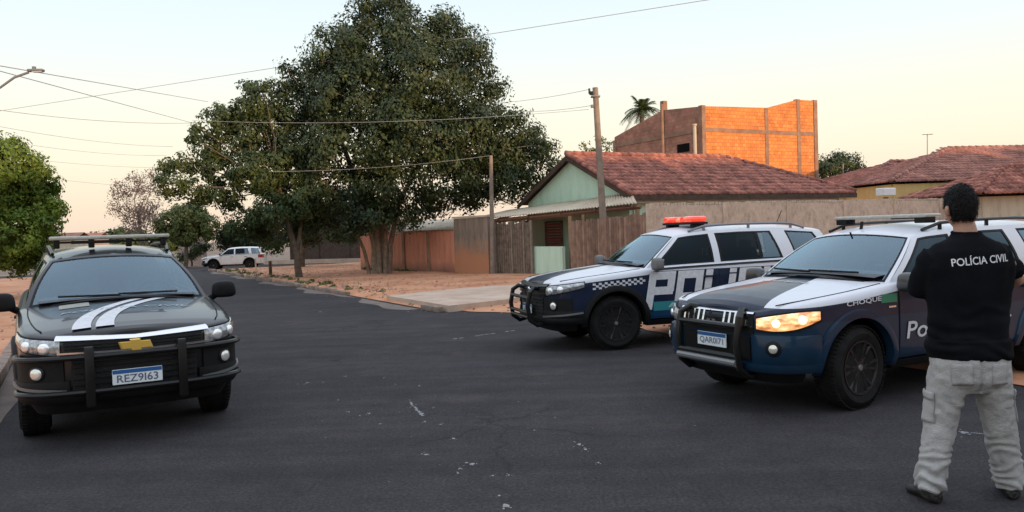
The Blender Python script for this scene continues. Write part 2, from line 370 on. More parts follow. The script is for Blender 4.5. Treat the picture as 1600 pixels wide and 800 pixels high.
M_brickshade = brick_mat('shaded_brick', (.36, .15, .10), (.45, .21, .14), (.26, .17, .13), dirt=.45)  # brick browned: the shade on the building's left face is put into the colour
M_colc = mat('column_concrete', (.20, .11, .07), .9, c2=(.32, .20, .14), vscale=2, detail=8)
M_green = stained('green_render', (.52, .70, .56), (.42, .58, .47), (.58, .75, .62), .5)
M_orw = stained('orange_render', (0.550, 0.226, 0.138), (0.396, 0.171, 0.116), (0.616, 0.275, 0.176), .9, low=((0.094, 0.061, 0.050), .32, .10))  # darker tone blended in towards the foot
M_grey = stained('unpainted_render', (.24, .185, .145), (.15, .115, .095), (.33, .26, .21), .8, low=((.42, .19, .10), 1.5, .45))
M_rough = stained('rough_block_wall', (.48, .385, .31), (.33, .26, .205), (.60, .49, .40), 1.0, zs=1.6)
M_yel = stained('yellow_render', (.62, .42, .17), (.52, .35, .15), (.66, .48, .22), .6)
M_cream = stained('cream_paint', (.52, .46, .36), (.40, .34, .27), (.58, .52, .42), .7)
M_pink = stained('pink_render', (.36, .26, .22), (.28, .2, .17), (.44, .33, .28), .6)
M_wood = mat('weathered_wood', (0.098, 0.071, 0.055), .9, c2=(0.218, 0.161, 0.121), vscale=5, bump=.4)
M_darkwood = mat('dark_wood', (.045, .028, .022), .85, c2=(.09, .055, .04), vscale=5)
M_post = mat('post_concrete', (.18, .14, .115), .9, c2=(.28, .225, .18), vscale=4, bump=.3)
M_fibre = mat('fibre_cement', (0.506, 0.407, 0.308), .85, c2=(0.660, 0.572, 0.451), vscale=1.3, detail=8)
M_tile = mat('clay_tile', (0.156, 0.058, 0.047), .9, c2=(0.442, 0.176, 0.130), vscale=2.6, detail=9, bump=.4, bscale=30, island=.28)
M_tile2 = mat('clay_tile_light', (0.196, 0.086, 0.069), .9, c2=(0.414, 0.190, 0.149), vscale=1.4, detail=9, bump=.4, bscale=30, island=.2)
M_redsh = mat('red_shutter', (.22, .05, .04), .6, c2=(.28, .07, .05), vscale=6)
M_pane = mat('dark_window', (.02, .022, .025), .12)
M_metal = mat('grey_metal', (.22, .22, .23), .5, metal=.6)

def wall_seg(bm, a, b, z0, z1, th=.15, mi=0):
    a, b = Vector(a), Vector(b); d = b-a; L = math.hypot(d.x, d.y)
    box(bm, ((a.x+b.x)/2, (a.y+b.y)/2, (z0+z1)/2), (L, th, z1-z0), math.atan2(d.y, d.x), 0, mi)
def wall_obj(name, root, a, b, z0, z1, m, th=.15):
    """a wall piece with its own local frame (x along it), so its texture runs along the wall"""
    a, b = Vector(a), Vector(b); d = b-a; L = math.hypot(d.x, d.y)
    bm = bmesh.new(); box(bm, (L/2, 0, (z1-z0)/2), (L, th, z1-z0))
    o = link(name, bm, m, smooth=0); o.location = (a.x, a.y, z0); o.rotation_euler = (0, 0, math.atan2(d.y, d.x))
    if root: o.parent = root; o.matrix_parent_inverse = Matrix.Identity(4); o.location = o.location-root.location if root.rotation_euler.z == 0 else o.location
    return o
def tile_plane(bm, e0, e1, r0, r1, pitch=.22, rows=None, thick=.035, mi=0):
    """corrugated clay tiles: eave e0->e1, ridge r0->r1; courses overlap with a small step"""
    e0, e1, r0, r1 = map(Vector, (e0, e1, r0, r1))
    W = max((e1-e0).length, (r1-r0).length); H = ((r0+r1)/2-(e0+e1)/2).length
    # keep the tile columns parallel: work in a frame across the eave
    ax = (e1-e0).normalized(); nrm = ax.cross((r0-e0)).normalized()
    if nrm.z < 0: nrm = -nrm
    up = nrm.cross(ax)
    if up.z < 0: up = -up
    L = (e1-e0).length
    def loc(p): d = Vector(p)-e0; return d.dot(ax), d.dot(up)
    (ra, rh), (rb, rh2) = loc(r0), loc(r1)
    rh = max(rh, rh2); rows = rows or max(3, int(rh/.36)); nc = int(L/pitch)
    jit = random.Random(int(L*100))
    for j in range(rows):
        h0, h1 = rh*j/rows, rh*(j+1)/rows
        lo, hi = ra*h0/rh, L+(rb-L)*h0/rh
        lo1, hi1 = ra*h1/rh, L+(rb-L)*h1/rh
        for c in range(nc):
            x0, x1 = c*pitch, (c+1)*pitch; xm = (x0+x1)/2
            if xm < min(lo, lo1)+.0 or xm > max(hi, hi1)-.0 or xm < (lo+lo1)/2-.05 or xm > (hi+hi1)/2+.05: continue
            dz = jit.uniform(-.008, .008); dx = jit.uniform(-.01, .01)
            prof = [(0, 0), (.18, .052), (.5, .075), (.82, .052), (1, 0)]
            row0 = [bm.verts.new(e0+ax*(x0+pitch*s+dx)+up*(h0-.04)+nrm*(hh+thick+dz)) for s, hh in prof]
            row1 = [bm.verts.new(e0+ax*(x0+pitch*s+dx)+up*h1+nrm*(hh*.85+dz)) for s, hh in prof]
            low = [bm.verts.new(e0+ax*(x0+pitch*s+dx)+up*(h0-.04)+nrm*(hh*.3+dz)) for s, hh in prof]
            for k in range(4):
                bm.faces.new((row0[k], row0[k+1], row1[k+1], row1[k])).material_index = mi
                bm.faces.new((low[k], low[k+1], row0[k+1], row0[k])).material_index = mi
def ridge_tiles(bm, a, b, r=.11, mi=0):
    a, b = Vector(a), Vector(b); n = max(2, int((b-a).length/.38)); d = (b-a)/n
    for i in range(n):
        tube(bm, [a+d*i-d*.08+Vector((0, 0, .03)), a+d*(i+1)+Vector((0, 0, .01))], [r, r*.86], 8, mi)

# ---------------------------------------------------------------- green house with gable
def uvof(p): q = p-O0; return q.dot(U), q.dot(V)
def flat(v): return Vector((v.x, v.y, 0))
En, Ef, Pk = at(985, 305, 28), at(815, 320, 35.2), at(887, 243, 31.6)
EZ = 2.9; PZ = Pk.z
En.z = EZ; Ef.z = EZ; u_n, v_g = uvof(En); u_f, _ = uvof(Ef); Lh = 9.6
g0 = uv(u_n, v_g, 0); g1 = uv(u_f, v_g, 0); uc = (u_n+u_f)/2
house = tag(empty('green_house', uv(uc, v_g+5, 0)), 'pale green gabled house with mossy red clay tile roof behind the block wall', 'house')
def put(o, root=house):
    o.parent = root; o.location = o.location-root.location; return o
ov = .45
wn, wf = u_n+ov, u_f-ov
put(wall_obj('wall', None, uv(wn, v_g+.35), uv(wf, v_g+.35), 0, 2.75, M_green))
put(wall_obj('wall', None, uv(wn, v_g+.43), uv(wn, v_g+Lh+1.5), 0, 2.75, M_green))
put(wall_obj('wall', None, uv(wf, v_g+.43), uv(wf, v_g+Lh+1.5), 0, 2.75, M_green))
put(wall_obj('wall', None, uv(wn, v_g+Lh+1.6), uv(wf, v_g+Lh+1.6), 0, 2.75, M_green))
bm = bmesh.new()
tri = [uv(wn, v_g+.28, 2.75), uv(wf, v_g+.28, 2.75), uv(wf, v_g+.28, 2.95), uv(uc, v_g+.28, PZ-.12), uv(wn, v_g+.28, 2.95)]
fr = [bm.verts.new(p) for p in tri]; bk = [bm.verts.new(p+V*.15) for p in tri]
bm.faces.new(fr); bm.faces.new(bk[::-1])
for i in range(5): bm.faces.new((fr[i], bk[i], bk[(i+1) % 5], fr[(i+1) % 5]))
put(link('gable', bm, M_green, smooth=0))
rp0, rp1 = uv(uc, v_g, PZ), uv(uc, v_g+Lh-1.2, PZ); ec = uv(u_n, v_g+Lh+2.2, EZ); ef = uv(u_f, v_g+Lh+2.2, EZ)
bm = bmesh.new(); e_n = uv(u_n, v_g, EZ); e_f = uv(u_f, v_g, EZ)
tile_plane(bm, e_n, ec, rp0, rp1); tile_plane(bm, ef, e_f, rp1, rp0); tile_plane(bm, ec, ef, rp1, rp1+Vector((0, .01, 0)))
ridge_tiles(bm, rp0+Vector((0, 0, .06)), rp1+Vector((0, 0, .06))); ridge_tiles(bm, rp1+Vector((0, 0, .05)), ec+Vector((0, 0, .06))); ridge_tiles(bm, e_n+Vector((0, 0, .05)), rp0+Vector((0, 0, .06)), .09)
roof = put(link('roof', bm, M_tile, recalc=False))
bm = bmesh.new()     # soffit / sheathing beneath the tiles
for a, b, c, d in ((e_n, ec, rp1, rp0), (ef, e_f, rp0, rp1), (ec, ef, rp1, rp1)):
    vv = [bm.verts.new(p-Vector((0, 0, .02))) for p in ((a, b, c, d) if c != d else (a, b, c))]; bm.faces.new(vv)
bmesh.ops.remove_doubles(bm, verts=bm.verts, dist=.001)
put(link('roof_boarding', bm, M_darkwood, smooth=0))
bm = bmesh.new()
for a, b in ((e_n, rp0), (rp0, e_f), (e_n, ec)):
    d = (b-a).normalized(); s = Vector((0, 0, 1))
    w = V if abs(d.dot(V)) < .3 else U
    q = [a+s*.0, b+s*.0, b-s*.2, a-s*.2]
    for k in (-1, 1):
        pass
    A = [bm.verts.new(p-w*.03) for p in q]; B = [bm.verts.new(p+w*.01) for p in q]
    bm.faces.new(A); bm.faces.new(B[::-1])
    for i in range(4): bm.faces.new((A[i], B[i], B[(i+1) % 4], A[(i+1) % 4]))
put(link('fascia', bm, M_darkwood, smooth=0))
bm = bmesh.new(); box(bm, uv(u_n+.2, v_g+5.3, 2.66), (10.5, .16, .12), math.atan2(V.y, V.x))
put(link('gutter_board', bm, M_cream, smooth=0))
# window with red shutter on the gable wall
bm = bmesh.new(); pw = at(868, 352, 33.0)
wu = uvof(pw)[0]
for k in range(9): box(bm, uv(wu, v_g+.22, 1.02+.115*k+.05), (1.15, .05, .09), math.atan2(U.y, U.x))
sh = put(link('shutter', bm, M_redsh, smooth=0)); tag(sh, 'red slatted shutter')
bm = bmesh.new()
for du, dz, su, sz in ((-.62, 1.53, .07, 1.16), (.62, 1.53, .07, 1.16), (0, .97, 1.31, .06), (0, 2.1, 1.31, .06)): box(bm, uv(wu+du, v_g+.23, dz), (su, .08, sz), math.atan2(U.y, U.x))
put(link('window_frame', bm, M_wood, smooth=0))

# ---------------------------------------------------------------- carport roof in front of the green house, on posts
cp = tag(empty('carport', uv(uc, v_g-2)), 'low carport with pale fibre-cement sheet roof in front of the green gable', 'carport')
c_far, c_mid, c_near = at(725, 344, 33.2), at(880, 333, 31), at(995, 318, 27.2)
bm = bmesh.new()
back0, back1 = uv(u_f+1.2, v_g+.2, 2.72), uv(u_n+.2, v_g+.2, 2.98)
F0, F1 = Vector((c_far.x, c_far.y, 2.27)), Vector((c_near.x, c_near.y, 2.58))
def sheet(s, t):
    a = F0.lerp(F1, s); b = back0.lerp(back1, s); p = a.lerp(b, t)
    return p+Vector((0, 0, .022*math.sin(s*2*math.pi*62)))
grid(bm, sheet, 500, 6)
rf = link('roof_sheet', bm, M_fibre, smooth=60); md = rf.modifiers.new('s', 'SOLIDIFY'); md.thickness = .012; put(rf, cp)
bm = bmesh.new()
for i in range(6):
    t = i/5; a = F0.lerp(F1, .03+.95*t)-Vector((0, 0, .10)); b = back0.lerp(back1, .03+.95*t)-Vector((0, 0, .10))
    dd = b-a; tube(bm, [a, b], .05, 4)
tube(bm, [F0+V*.15-Vector((0, 0, .13)), F1+V*.15-Vector((0, 0, .13))], .085, 4)
put(link('beam', bm, mat('carport_timber', (.16, .075, .05), .85, c2=(.24, .13, .09), vscale=6), smooth=20), cp)
for px, zt in ((886, 2.35), (907, 2.38), (990, 2.45)):
    p = F0.lerp(F1, .02)
    best = min((F0.lerp(F1, k/200) for k in range(201)), key=lambda q: abs(800+FPX*q.x/q.y-px-2))
    p = best+V*.15
    bm = bmesh.new(); tube(bm, [(p.x, p.y, 0), (p.x, p.y, zt-.1)], .11 if px == 886 else .08, 4)
    put(link('post', bm, mat('post_timber', (.22, .14, .08), .85, c2=(.32, .22, .13), vscale=6), smooth=20), cp)

# ---------------------------------------------------------------- property line: pillar, gate, plank fence, block walls
P_col = Vector((-.55, 32.3, 0)); ang = math.atan2(32.3-37.6, -.55+4.9)
P0, P1 = ground(566, 424), ground(716, 429.5); P0.z = P1.z = 0
ow = tag(empty('orange_wall', P0), 'low orange rendered boundary wall with darker foot behind the big tree', 'wall')
n_or = 4
d = (P1-P0); L = math.hypot(d.x, d.y)
for k in range(n_or):
    a, b = P0+d*(k/n_or), P0+d*((k+1)/n_or)
    put(wall_obj('wall_panel', None, a, b, -.02, 1.78+.04*k, M_orw, .14), ow)
for k in range(1, n_or):
    a = P0+d*(k/n_or); bm = bmesh.new(); box(bm, (a.x, a.y, .95), (.2, .24, 1.92), math.atan2(d.y, d.x)); put(link('pillar', bm, M_colc, smooth=0), ow)
bm = bmesh.new()
for k in range(10):
    a = P0+d*((k+.5)/10); box(bm, (a.x, a.y, 1.90), (L/10-.02, .22, .06), math.atan2(d.y, d.x)+random.uniform(-.01, .01))
put(link('coping', bm, M_colc, smooth=0), ow)
pl = tag(empty('gate_pier', at(741, 430, 32.7)), 'wide unpainted grey gate pier with orange dirt stain at its foot', 'pillar'); pl.location.z = 0
a, b = ground(716, 429.5), at(769, 430, 32.0); a.z = b.z = 0
put(wall_obj('pier', None, a, b, -.02, 2.36, M_grey, .3), pl)
bm = bmesh.new(); box(bm, (a+b)/2+Vector((0, 0, 2.41)), ((b-a).length+.1, .42, .07), math.atan2((b-a).y, (b-a).x)); put(link('cap', bm, M_fibre, smooth=0), pl)
# shed roof behind the orange wall
sh0 = tag(empty('shed', at(680, 350, 40)), 'low shed with pale sheet roof peeping over the orange wall', 'shed'); sh0.location.z = 0
bm = bmesh.new(); A, B = at(632, 362, 39), at(716, 358, 37.0); C_, D_ = at(716, 342, 41), at(640, 346, 43)
grid(bm, lambda s, t: (A.lerp(B, s)).lerp(D_.lerp(C_, s), t)+Vector((0, 0, .015*math.sin(s*90))), 80, 3)
rf = link('roof_sheet', bm, M_fibre, smooth=60); md = rf.modifiers.new('s', 'SOLIDIFY'); md.thickness = .02; put(rf, sh0)
put(wall_obj('wall', None, Vector((A.x+.1, A.y+.4, 0)), Vector((B.x-.1, B.y+.4, 0)), 0, 1.9, M_brickshade), sh0)
# gate of dark vertical boards
G0, G1 = at(776, 430, 31.9), at(832, 430, 30.4); G0.z = G1.z = 0; d = G1-G0; L = d.length; az = math.atan2(d.y, d.x)
gt = tag(empty('wooden_gate', (G0+G1)/2), 'tall grey-brown board gate between the grey pier and the green house wall', 'gate')
bm = bmesh.new(); nb = 16
for k in range(nb):
    p = G0+d*((k+.5)/nb); h = random.uniform(1.95, 2.08); box(bm, (p.x, p.y, .06+h/2), (L/nb-random.uniform(.008, .03), .03, h), az+random.uniform(-.03, .03))
put(link('boards', bm, M_wood, smooth=0), gt)
bm = bmesh.new()
for z in (.4, 1.7): box(bm, ((G0+G1)/2+Vector((.02, .05, z))), (L, .05, .09), az)
explode(put(link('rail', bm, M_darkwood, smooth=0), gt))
for q in (0, .47, .8, 1.0):
    p = G0+d*q; bm = bmesh.new(); box(bm, (p.x, p.y-.04, 1.08), (.07, .07, 2.16), az); put(link('gate_post', bm, M_post, smooth=0), gt)
# green side wall stub and wire fence
gw = wall_obj('garden_wall', None, at(834, 430, 30.6).xy.to_3d(), at(882, 430, 29.0).xy.to_3d(), 0, 1.15, M_green, .12)
tag(gw, 'low pale green garden wall between the gate and the carport post', 'wall')
# plank fence from carport post to the block wall corner
K0, K1 = at(893, 430, 28.9), Vector((4.15, 23.7, 0)); K0.z = 0; d = K1-K0; L = d.length; az = math.atan2(d.y, d.x)
pf = tag(empty('plank_fence', (K0+K1)/2), 'old brown upright plank fence behind the bonnet of the white police car', 'fence')
bm = bmesh.new(); nb = int(L/.16)
for k in range(nb):
    p = K0+d*((k+.5)/nb); h = lerp(2.02, 2.18, k/nb)+random.uniform(-.05, .05); box(bm, (p.x, p.y, h/2), (.145, .025, h), az+random.uniform(-.05, .05))
put(link('planks', bm, mat('brown_planks', (.16, .095, .07), .9, c2=(.30, .19, .14), vscale=3.5, detail=7, island=.3), smooth=0), pf)
bm = bmesh.new()
for z in (.5, 1.8): box(bm, ((K0+K1)/2+Vector((.03, .03, z))), (L, .05, .07), az)
explode(put(link('rail', bm, M_darkwood, smooth=0), pf))
# block wall running away to the right
W0 = Vector((4.15, 23.7, 0)); Wd = Vector((.85, .527, 0)).normalized()
bw = tag(empty('block_wall', W0), 'long rough grey-brown block wall behind the parked police cars', 'wall')
nseg = 9
for k in range(nseg):
    a, b = W0+Wd*(k*3.0), W0+Wd*((k+1)*3.0)
    put(wall_obj('wall_panel', None, a, b, -.02, 2.38+(.03 if k % 2 else 0)+.010*k, M_rough, .16), bw)
    bm = bmesh.new(); box(bm, (a.x, a.y, 1.22), (.2, .22, 2.44), math.atan2(Wd.y, Wd.x)); put(link('pillar', bm, M_rough, smooth=0), bw)
bm = bmesh.new(); rr = random.Random(5)
x = 0
while x < nseg*3:
    w = rr.uniform(.10, .17); c = W0+Wd*(x+w/2); h = rr.uniform(.05, .085)
    box(bm, (c.x, c.y, 2.38+.004*x+h/2), (w-.035, .13, h), math.atan2(Wd.y, Wd.x)); x += w
put(link('coping', bm, M_rough, smooth=0), bw)

# ---------------------------------------------------------------- unfinished orange brick building
C0 = at(1100, 300, 42); C0.z = 0
bb = tag(empty('brick_building', C0), 'tall unfinished orange brick building with bare concrete columns, behind the green house', 'building')
def X_at(px, py, t0, d, base):     # where the ray of px meets the vertical plane base + d*t
    r = ray(px, py); A = np.array([[r.x, -d.x], [r.y, -d.y]]); s, t = np.linalg.solve(A, np.array([base.x, base.y])); return t
tR = X_at(1272, 200, 0, V, C0); tM = X_at(1195, 170, 0, V, C0); tM2 = X_at(1245, 170, 0, V, C0)
tL = X_at(962, 215, 0, U, C0); tG = X_at(1037, 165, 0, U, C0)
zc = at(1100, 166, C0.y).z; zB = 6.75
yR = (C0+V*tR).y; zR = at(1270, 158, yR).z
put(wall_obj('wall', None, C0+V*.12, C0+V*(tR-.12), 0, zB-.12, M_brick, .18), bb)
def poly_wall(name, base, d, pts, m, th=.18, root=bb, inward=None):
    """pts = (t, z) outline; own frame so the texture follows the wall"""
    bm = bmesh.new(); A = [bm.verts.new((t, -th/2, z)) for t, z in pts]; B = [bm.verts.new((t, th/2, z)) for t, z in pts]; n = len(pts)
    bm.faces.new(A); bm.faces.new(B[::-1])
    for i in range(n): bm.faces.new((A[i], B[i], B[(i+1) % n], A[(i+1) % n]))
    o = link(name, bm, m, smooth=0); o.rotation_euler = (0, 0, math.atan2(d.y, d.x)); o.location = base-root.location; o.parent = root; return o
poly_wall('wall', C0, V, [(.12, zB+.1), (tR-.12, zB+.1), (tR-.12, zR), (tM2, zR), (tM+.1, zc+.12), (.12, zc)], M_brick)
poly_wall('wall', C0, U, [(.12, zB+.1), (tL, zB+.1), (tL, zB+.5), (tG, zc+.25), (.12, zc)], M_brickshade)
poly_wall('wall', C0, U, [(.12, 0), (tL, 0), (tL, zB-.12), (.12, zB-.12)], M_brickshade)
put(wall_obj('wall', None, C0+V*tR+U*.12, C0+V*tR+U*tL, 0, zR, M_brickshade, .18), bb)
put(wall_obj('wall', None, C0+U*tL, C0+V*tR+U*tL, 0, zB+.5, M_brickshade, .18), bb)
put(wall_obj('beam', None, C0+V*.1, C0+V*(tR-.1), zB-.12, zB+.1, M_colc, .24), bb)
put(wall_obj('beam', None, C0+U*.1, C0+U*tL, zB-.12, zB+.1, M_colc, .24), bb)
for p, h, s in ((C0, zc+.04, .26), (C0+V*tM, zc+.1, .25), (C0+V*tM2, zR+.02, .25), (C0+V*tR, zR+.04, .28), (C0+U*tG, zc+.75, .28), (C0+U*tL, zB+.3, .26)):
    bm = bmesh.new(); box(bm, (p.x, p.y, h/2), (s, s, h), math.atan2(V.y, V.x)); put(link('column', bm, M_colc, smooth=0), bb)
bm = bmesh.new(); t0 = X_at(1070, 230, 0, U, C0); p = C0+U*t0; p = p-V*.1; box(bm, (p.x, p.y, at(1070, 231, p.y).z), (.95, .06, .44), math.atan2(U.y, U.x)); put(link('window', bm, M_under, smooth=0), bb)
bm = bmesh.new(); p = C0-V*.35+U*.2; tube(bm, [(p.x, p.y, 4.5), (p.x, p.y, at(1092, 196, p.y).z)], .09, 10); tube(bm, [(p.x, p.y, at(1092, 196, p.y).z), (p.x, p.y, at(1092, 196, p.y).z+.08)], .13, 10)
put(link('vent_pipe', bm, M_cream), bb)
# ---------------------------------------------------------------- houses at the right
def hip_house(name, label, c_e0, c_e1, ridge0, ridge1, ez, rz, depth, wallm, tilem, wall_in=.5):
    root = tag(empty(name, ((c_e0.x+c_e1.x)/2, (c_e0.y+c_e1.y)/2+depth/2, 0)), label, 'house')
    e0, e1 = Vector((c_e0.x, c_e0.y, ez)), Vector((c_e1.x, c_e1.y, ez)); r0, r1 = Vector((ridge0.x, ridge0.y, rz)), Vector((ridge1.x, ridge1.y, rz))
    nrm = Vector((-(e1-e0).y, (e1-e0).x, 0)).normalized()
    b0, b1 = e0+nrm*depth, e1+nrm*depth
    bm = bmesh.new(); tile_plane(bm, e0, e1, r0, r1); tile_plane(bm, b0, e0, r0, r0+Vector((.001, 0, 0))); tile_plane(bm, e1, b1, r1, r1+Vector((.001, 0, 0)))
    ridge_tiles(bm, r0+Vector((0, 0, .06)), r1+Vector((0, 0, .06))); ridge_tiles(bm, e0+Vector((0, 0, .06)), r0+Vector((0, 0, .06)))
    o = link('roof', bm, tilem, recalc=False); put(o, root)
    bm = bmesh.new()
    for q in ((e0, e1, r1, r0), (b0, e0, r0), (e1, b1, r1), (b1, b0, r0, r1)): bm.faces.new([bm.verts.new(p-Vector((0, 0, .03))) for p in q])
    put(link('roof_boarding', bm, M_darkwood, smooth=0), root)
    d = (e1-e0).normalized(); a, b = e0+d*wall_in+nrm*wall_in, e1-d*wall_in+nrm*wall_in; a.z = b.z = 0
    put(wall_obj('wall', None, a, b, 0, ez-.1, wallm), root); put(wall_obj('wall', None, a, a+nrm*(depth-1), 0, ez-.1, wallm), root); put(wall_obj('wall', None, b, b+nrm*(depth-1), 0, ez-.1, wallm), root)
    return root
e0 = at(1312, 300, 40); e1 = at(1475, 296, 42); r0 = at(1392, 254, 45); r1 = at(1462, 250, 46)
hip_house('yellow_house', 'long low yellow house with dull red tile roof behind the block wall', e0, e1, r0, r1, e0.z-.1, at(1392, 254, 45).z, 9, M_yel, M_tile2, .2)
e0 = at(1392, 286, 36); e1 = at(1720, 270, 37); r0 = at(1482, 234, 41); r1 = at(1660, 224, 42)
yh = hip_house('tiled_house', 'larger house at right edge with broad faded red tile roof and yellow wall', e0, e1, r0, r1, (e0.z+e1.z)/2-.05, r0.z, 9, M_yel, M_tile2, .2)
# porch gable at far right
pa, pb, pk = at(1526, 303, 31), at(1760, 290, 32), at(1600, 262, 33)
e0, e1 = at(1530, 300, 30.5), at(1740, 292, 31.5); r0, r1 = at(1572, 262, 33), at(1700, 258, 34)
hip_house('porch_house', 'brown tiled porch roof just behind the man\'s head, above the block wall', e0, e1, r0, r1, (e0.z+e1.z)/2-.1, r0.z, 5, M_cream, M_tile)
bm = bmesh.new(); p = at(1384, 300, 31); box(bm, (p.x, p.y, p.z), (.60, .45, .30), .4, .03)
# small white tank on the wall line
tk = link('water_tank', bm, M_white, smooth=0); tag(tk, 'small pale box tank showing above the block wall before the yellow house', 'tank')
bm = bmesh.new(); p2 = Vector((p.x, p.y, 0)); tube(bm, [p2, p2+Vector((0, 0, p.z-.2))], .1, 8); s_ = link('stand', bm, M_post); s_.parent = tk
# ---------------------------------------------------------------- far left side and far end of the street
wl = wall_obj('boundary_wall', None, uv(2, -4.2), uv(26, -4.2), .1, 1.0, M_cream, .2); tag(wl, 'low cream wall on the left under the bright green tree', 'wall')
fw = wall_obj('rendered_wall', None, at(282, 415, 62).xy.to_3d(), at(322, 415, 60).xy.to_3d(), -.05, 2.1, M_pink, .2); tag(fw, 'far pinkish wall under the round green tree', 'wall')
dh = tag(empty('dark_house', at(500, 410, 58).xy.to_3d()), 'dark brown house in the shade behind the big tree', 'house')
a, b = at(455, 408, 58).xy.to_3d(), at(590, 408, 55).xy.to_3d()
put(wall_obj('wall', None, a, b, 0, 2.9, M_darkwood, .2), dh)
put(wall_obj('step', None, at(415, 410, 57).xy.to_3d(), at(600, 410, 53.5).xy.to_3d(), -.05, .28, M_conc, .35), dh)
bm = bmesh.new(); nr = Vector((-(b-a).y, (b-a).x, 0)).normalized()
tile_plane(bm, a-nr*.6+Vector((0, 0, 2.9)), b-nr*.6+Vector((0, 0, 2.9)), a+nr*3+Vector((0, 0, 4.2)), b+nr*3+Vector((0, 0, 4.2)), .3); put(link('roof', bm, M_tile, recalc=False), dh)
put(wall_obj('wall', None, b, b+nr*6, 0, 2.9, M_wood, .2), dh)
for q in (.25, .6):
    p = a.lerp(b, q)-nr*.13; bm = bmesh.new(); box(bm, (p.x, p.y, 1.2), (1.6, .06, 2.2), math.atan2((b-a).y, (b-a).x)); put(link('door', bm, M_darkwood, smooth=0), dh)
# far skyline houses at the left
for k, (px0, px1, py, Y, m) in enumerate(((96, 128, 364, 110, M_cream), (140, 160, 364, 120, M_pink))):
    a, b = at(px0, 375, Y), at(px1, 375, Y); z = at(px0, py, Y).z
    root = tag(empty('far_house', ((a.x+b.x)/2, Y, 0)), ('pale', 'dull')[k]+' tiny house on the skyline above the black police car roof'+(', nearer the green tree' if k == 0 else ', farther right'), 'house')
    put(wall_obj('wall', None, a.xy.to_3d(), b.xy.to_3d(), 0, z-1.0, m, 4), root)
    bm = bmesh.new(); x0, x1 = a.x-.4, b.x+.4
    V_ = [bm.verts.new(p) for p in ((x0, Y-2.5, z-1), (x1, Y-2.5, z-1), (x1, Y, z), (x0, Y, z), (x0, Y+2.5, z-1), (x1, Y+2.5, z-1))]
    bm.faces.new((V_[0], V_[1], V_[2], V_[3])); bm.faces.new((V_[3], V_[2], V_[5], V_[4])); put(link('roof', bm, M_tile2, smooth=0), root)
# unseen houses added behind the camera, sized and lined up to shade the road
for k, (x, y, w, h) in enumerate(((9, -17, 18, 7.6), (22, -4, 19, 7.4), (34, 11, 18, 7.2), (-4, -30, 16, 7.8), (46, 25, 17, 7.2))):
    root = tag(empty('shading_house', (x, y, 0)), ['cream', 'yellow', 'pink', 'green', 'grey'][k]+' rendered tiled house added out of view behind the camera to shade the street', 'house')
    a = Vector((x-w/2*.62, y-w/2*.78*0-3, 0)); d_ = Vector((.62, .78, 0)).normalized(); n_ = Vector((-.78, .62, 0))
    m = [M_cream, M_yel, M_pink, M_green, M_grey][k]; a = Vector((x, y, 0))-d_*w/2
    put(wall_obj('wall', None, a, a+d_*w, 0, h-1.4, m), root); put(wall_obj('wall', None, a-n_*7, a+d_*w-n_*7, 0, h-1.4, m), root)
    put(wall_obj('wall', None, a, a-n_*7, 0, h-1.4, m), root); put(wall_obj('wall', None, a+d_*w, a+d_*w-n_*7, 0, h-1.4, m), root)
    bm = bmesh.new(); zz = Vector((0, 0, h-1.4)); zt = Vector((0, 0, h))
    q = [a+n_*.5+zz, a+d_*w+n_*.5+zz, a+d_*w-n_*3.5+zt, a-n_*3.5+zt, a-n_*7.5+zz, a+d_*w-n_*7.5+zz]; q = [bm.verts.new(p) for p in q]
    bm.faces.new(q[:4]); bm.faces.new((q[3], q[2], q[5], q[4])); bm.faces.new((q[0], q[3], q[4])); bm.faces.new((q[1], q[2], q[5])); put(link('roof', bm, M_tile2, smooth=0), root)
# ---------------------------------------------------------------- trees
def leaf_mat(name, c1, c2, island=.35, trans=.25):
    m = mat(name, c1, .55, c2=c2, vscale=.9, island=island, detail=3, spec=.35); n, l, b = nodes_of(m)
    src = b.inputs['Base Color'].links[0].from_socket
    tl = n.new('ShaderNodeBsdfTranslucent'); l.new(src, tl.inputs['Color']); ms = n.new('ShaderNodeMixShader'); ms.inputs[0].default_value = trans
    l.new(b.outputs[0], ms.inputs[1]); l.new(tl.outputs[0], ms.inputs[2]); l.new(ms.outputs[0], n['Material Output'].inputs['Surface'])
    return m
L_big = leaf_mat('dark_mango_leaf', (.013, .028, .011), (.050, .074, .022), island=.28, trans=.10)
L_bright = leaf_mat('bright_leaf', (.075, .135, .018), (.22, .29, .04), trans=.35)
L_small = leaf_mat('mid_leaf', (.030, .055, .018), (.075, .105, .032))
L_olive = leaf_mat('olive_leaf', (.09, .12, .035), (.16, .17, .05))
L_pink = leaf_mat('pink_blossom', (.26, .15, .11), (.42, .26, .20))
L_brown = leaf_mat('brown_twigs', (.17, .11, .085), (.27, .18, .15))
L_palm = leaf_mat('palm_leaf', (.045, .075, .03), (.09, .12, .045))
M_bark = mat('bark', (.06, .045, .033), .95, c2=(.16, .12, .09), vscale=5, bump=1.0, bscale=16, detail=8)
M_bark2 = mat('bark_pale', (.16, .12, .09), .95, c2=(.32, .25, .19), vscale=5, bump=1.0, bscale=16, detail=8)

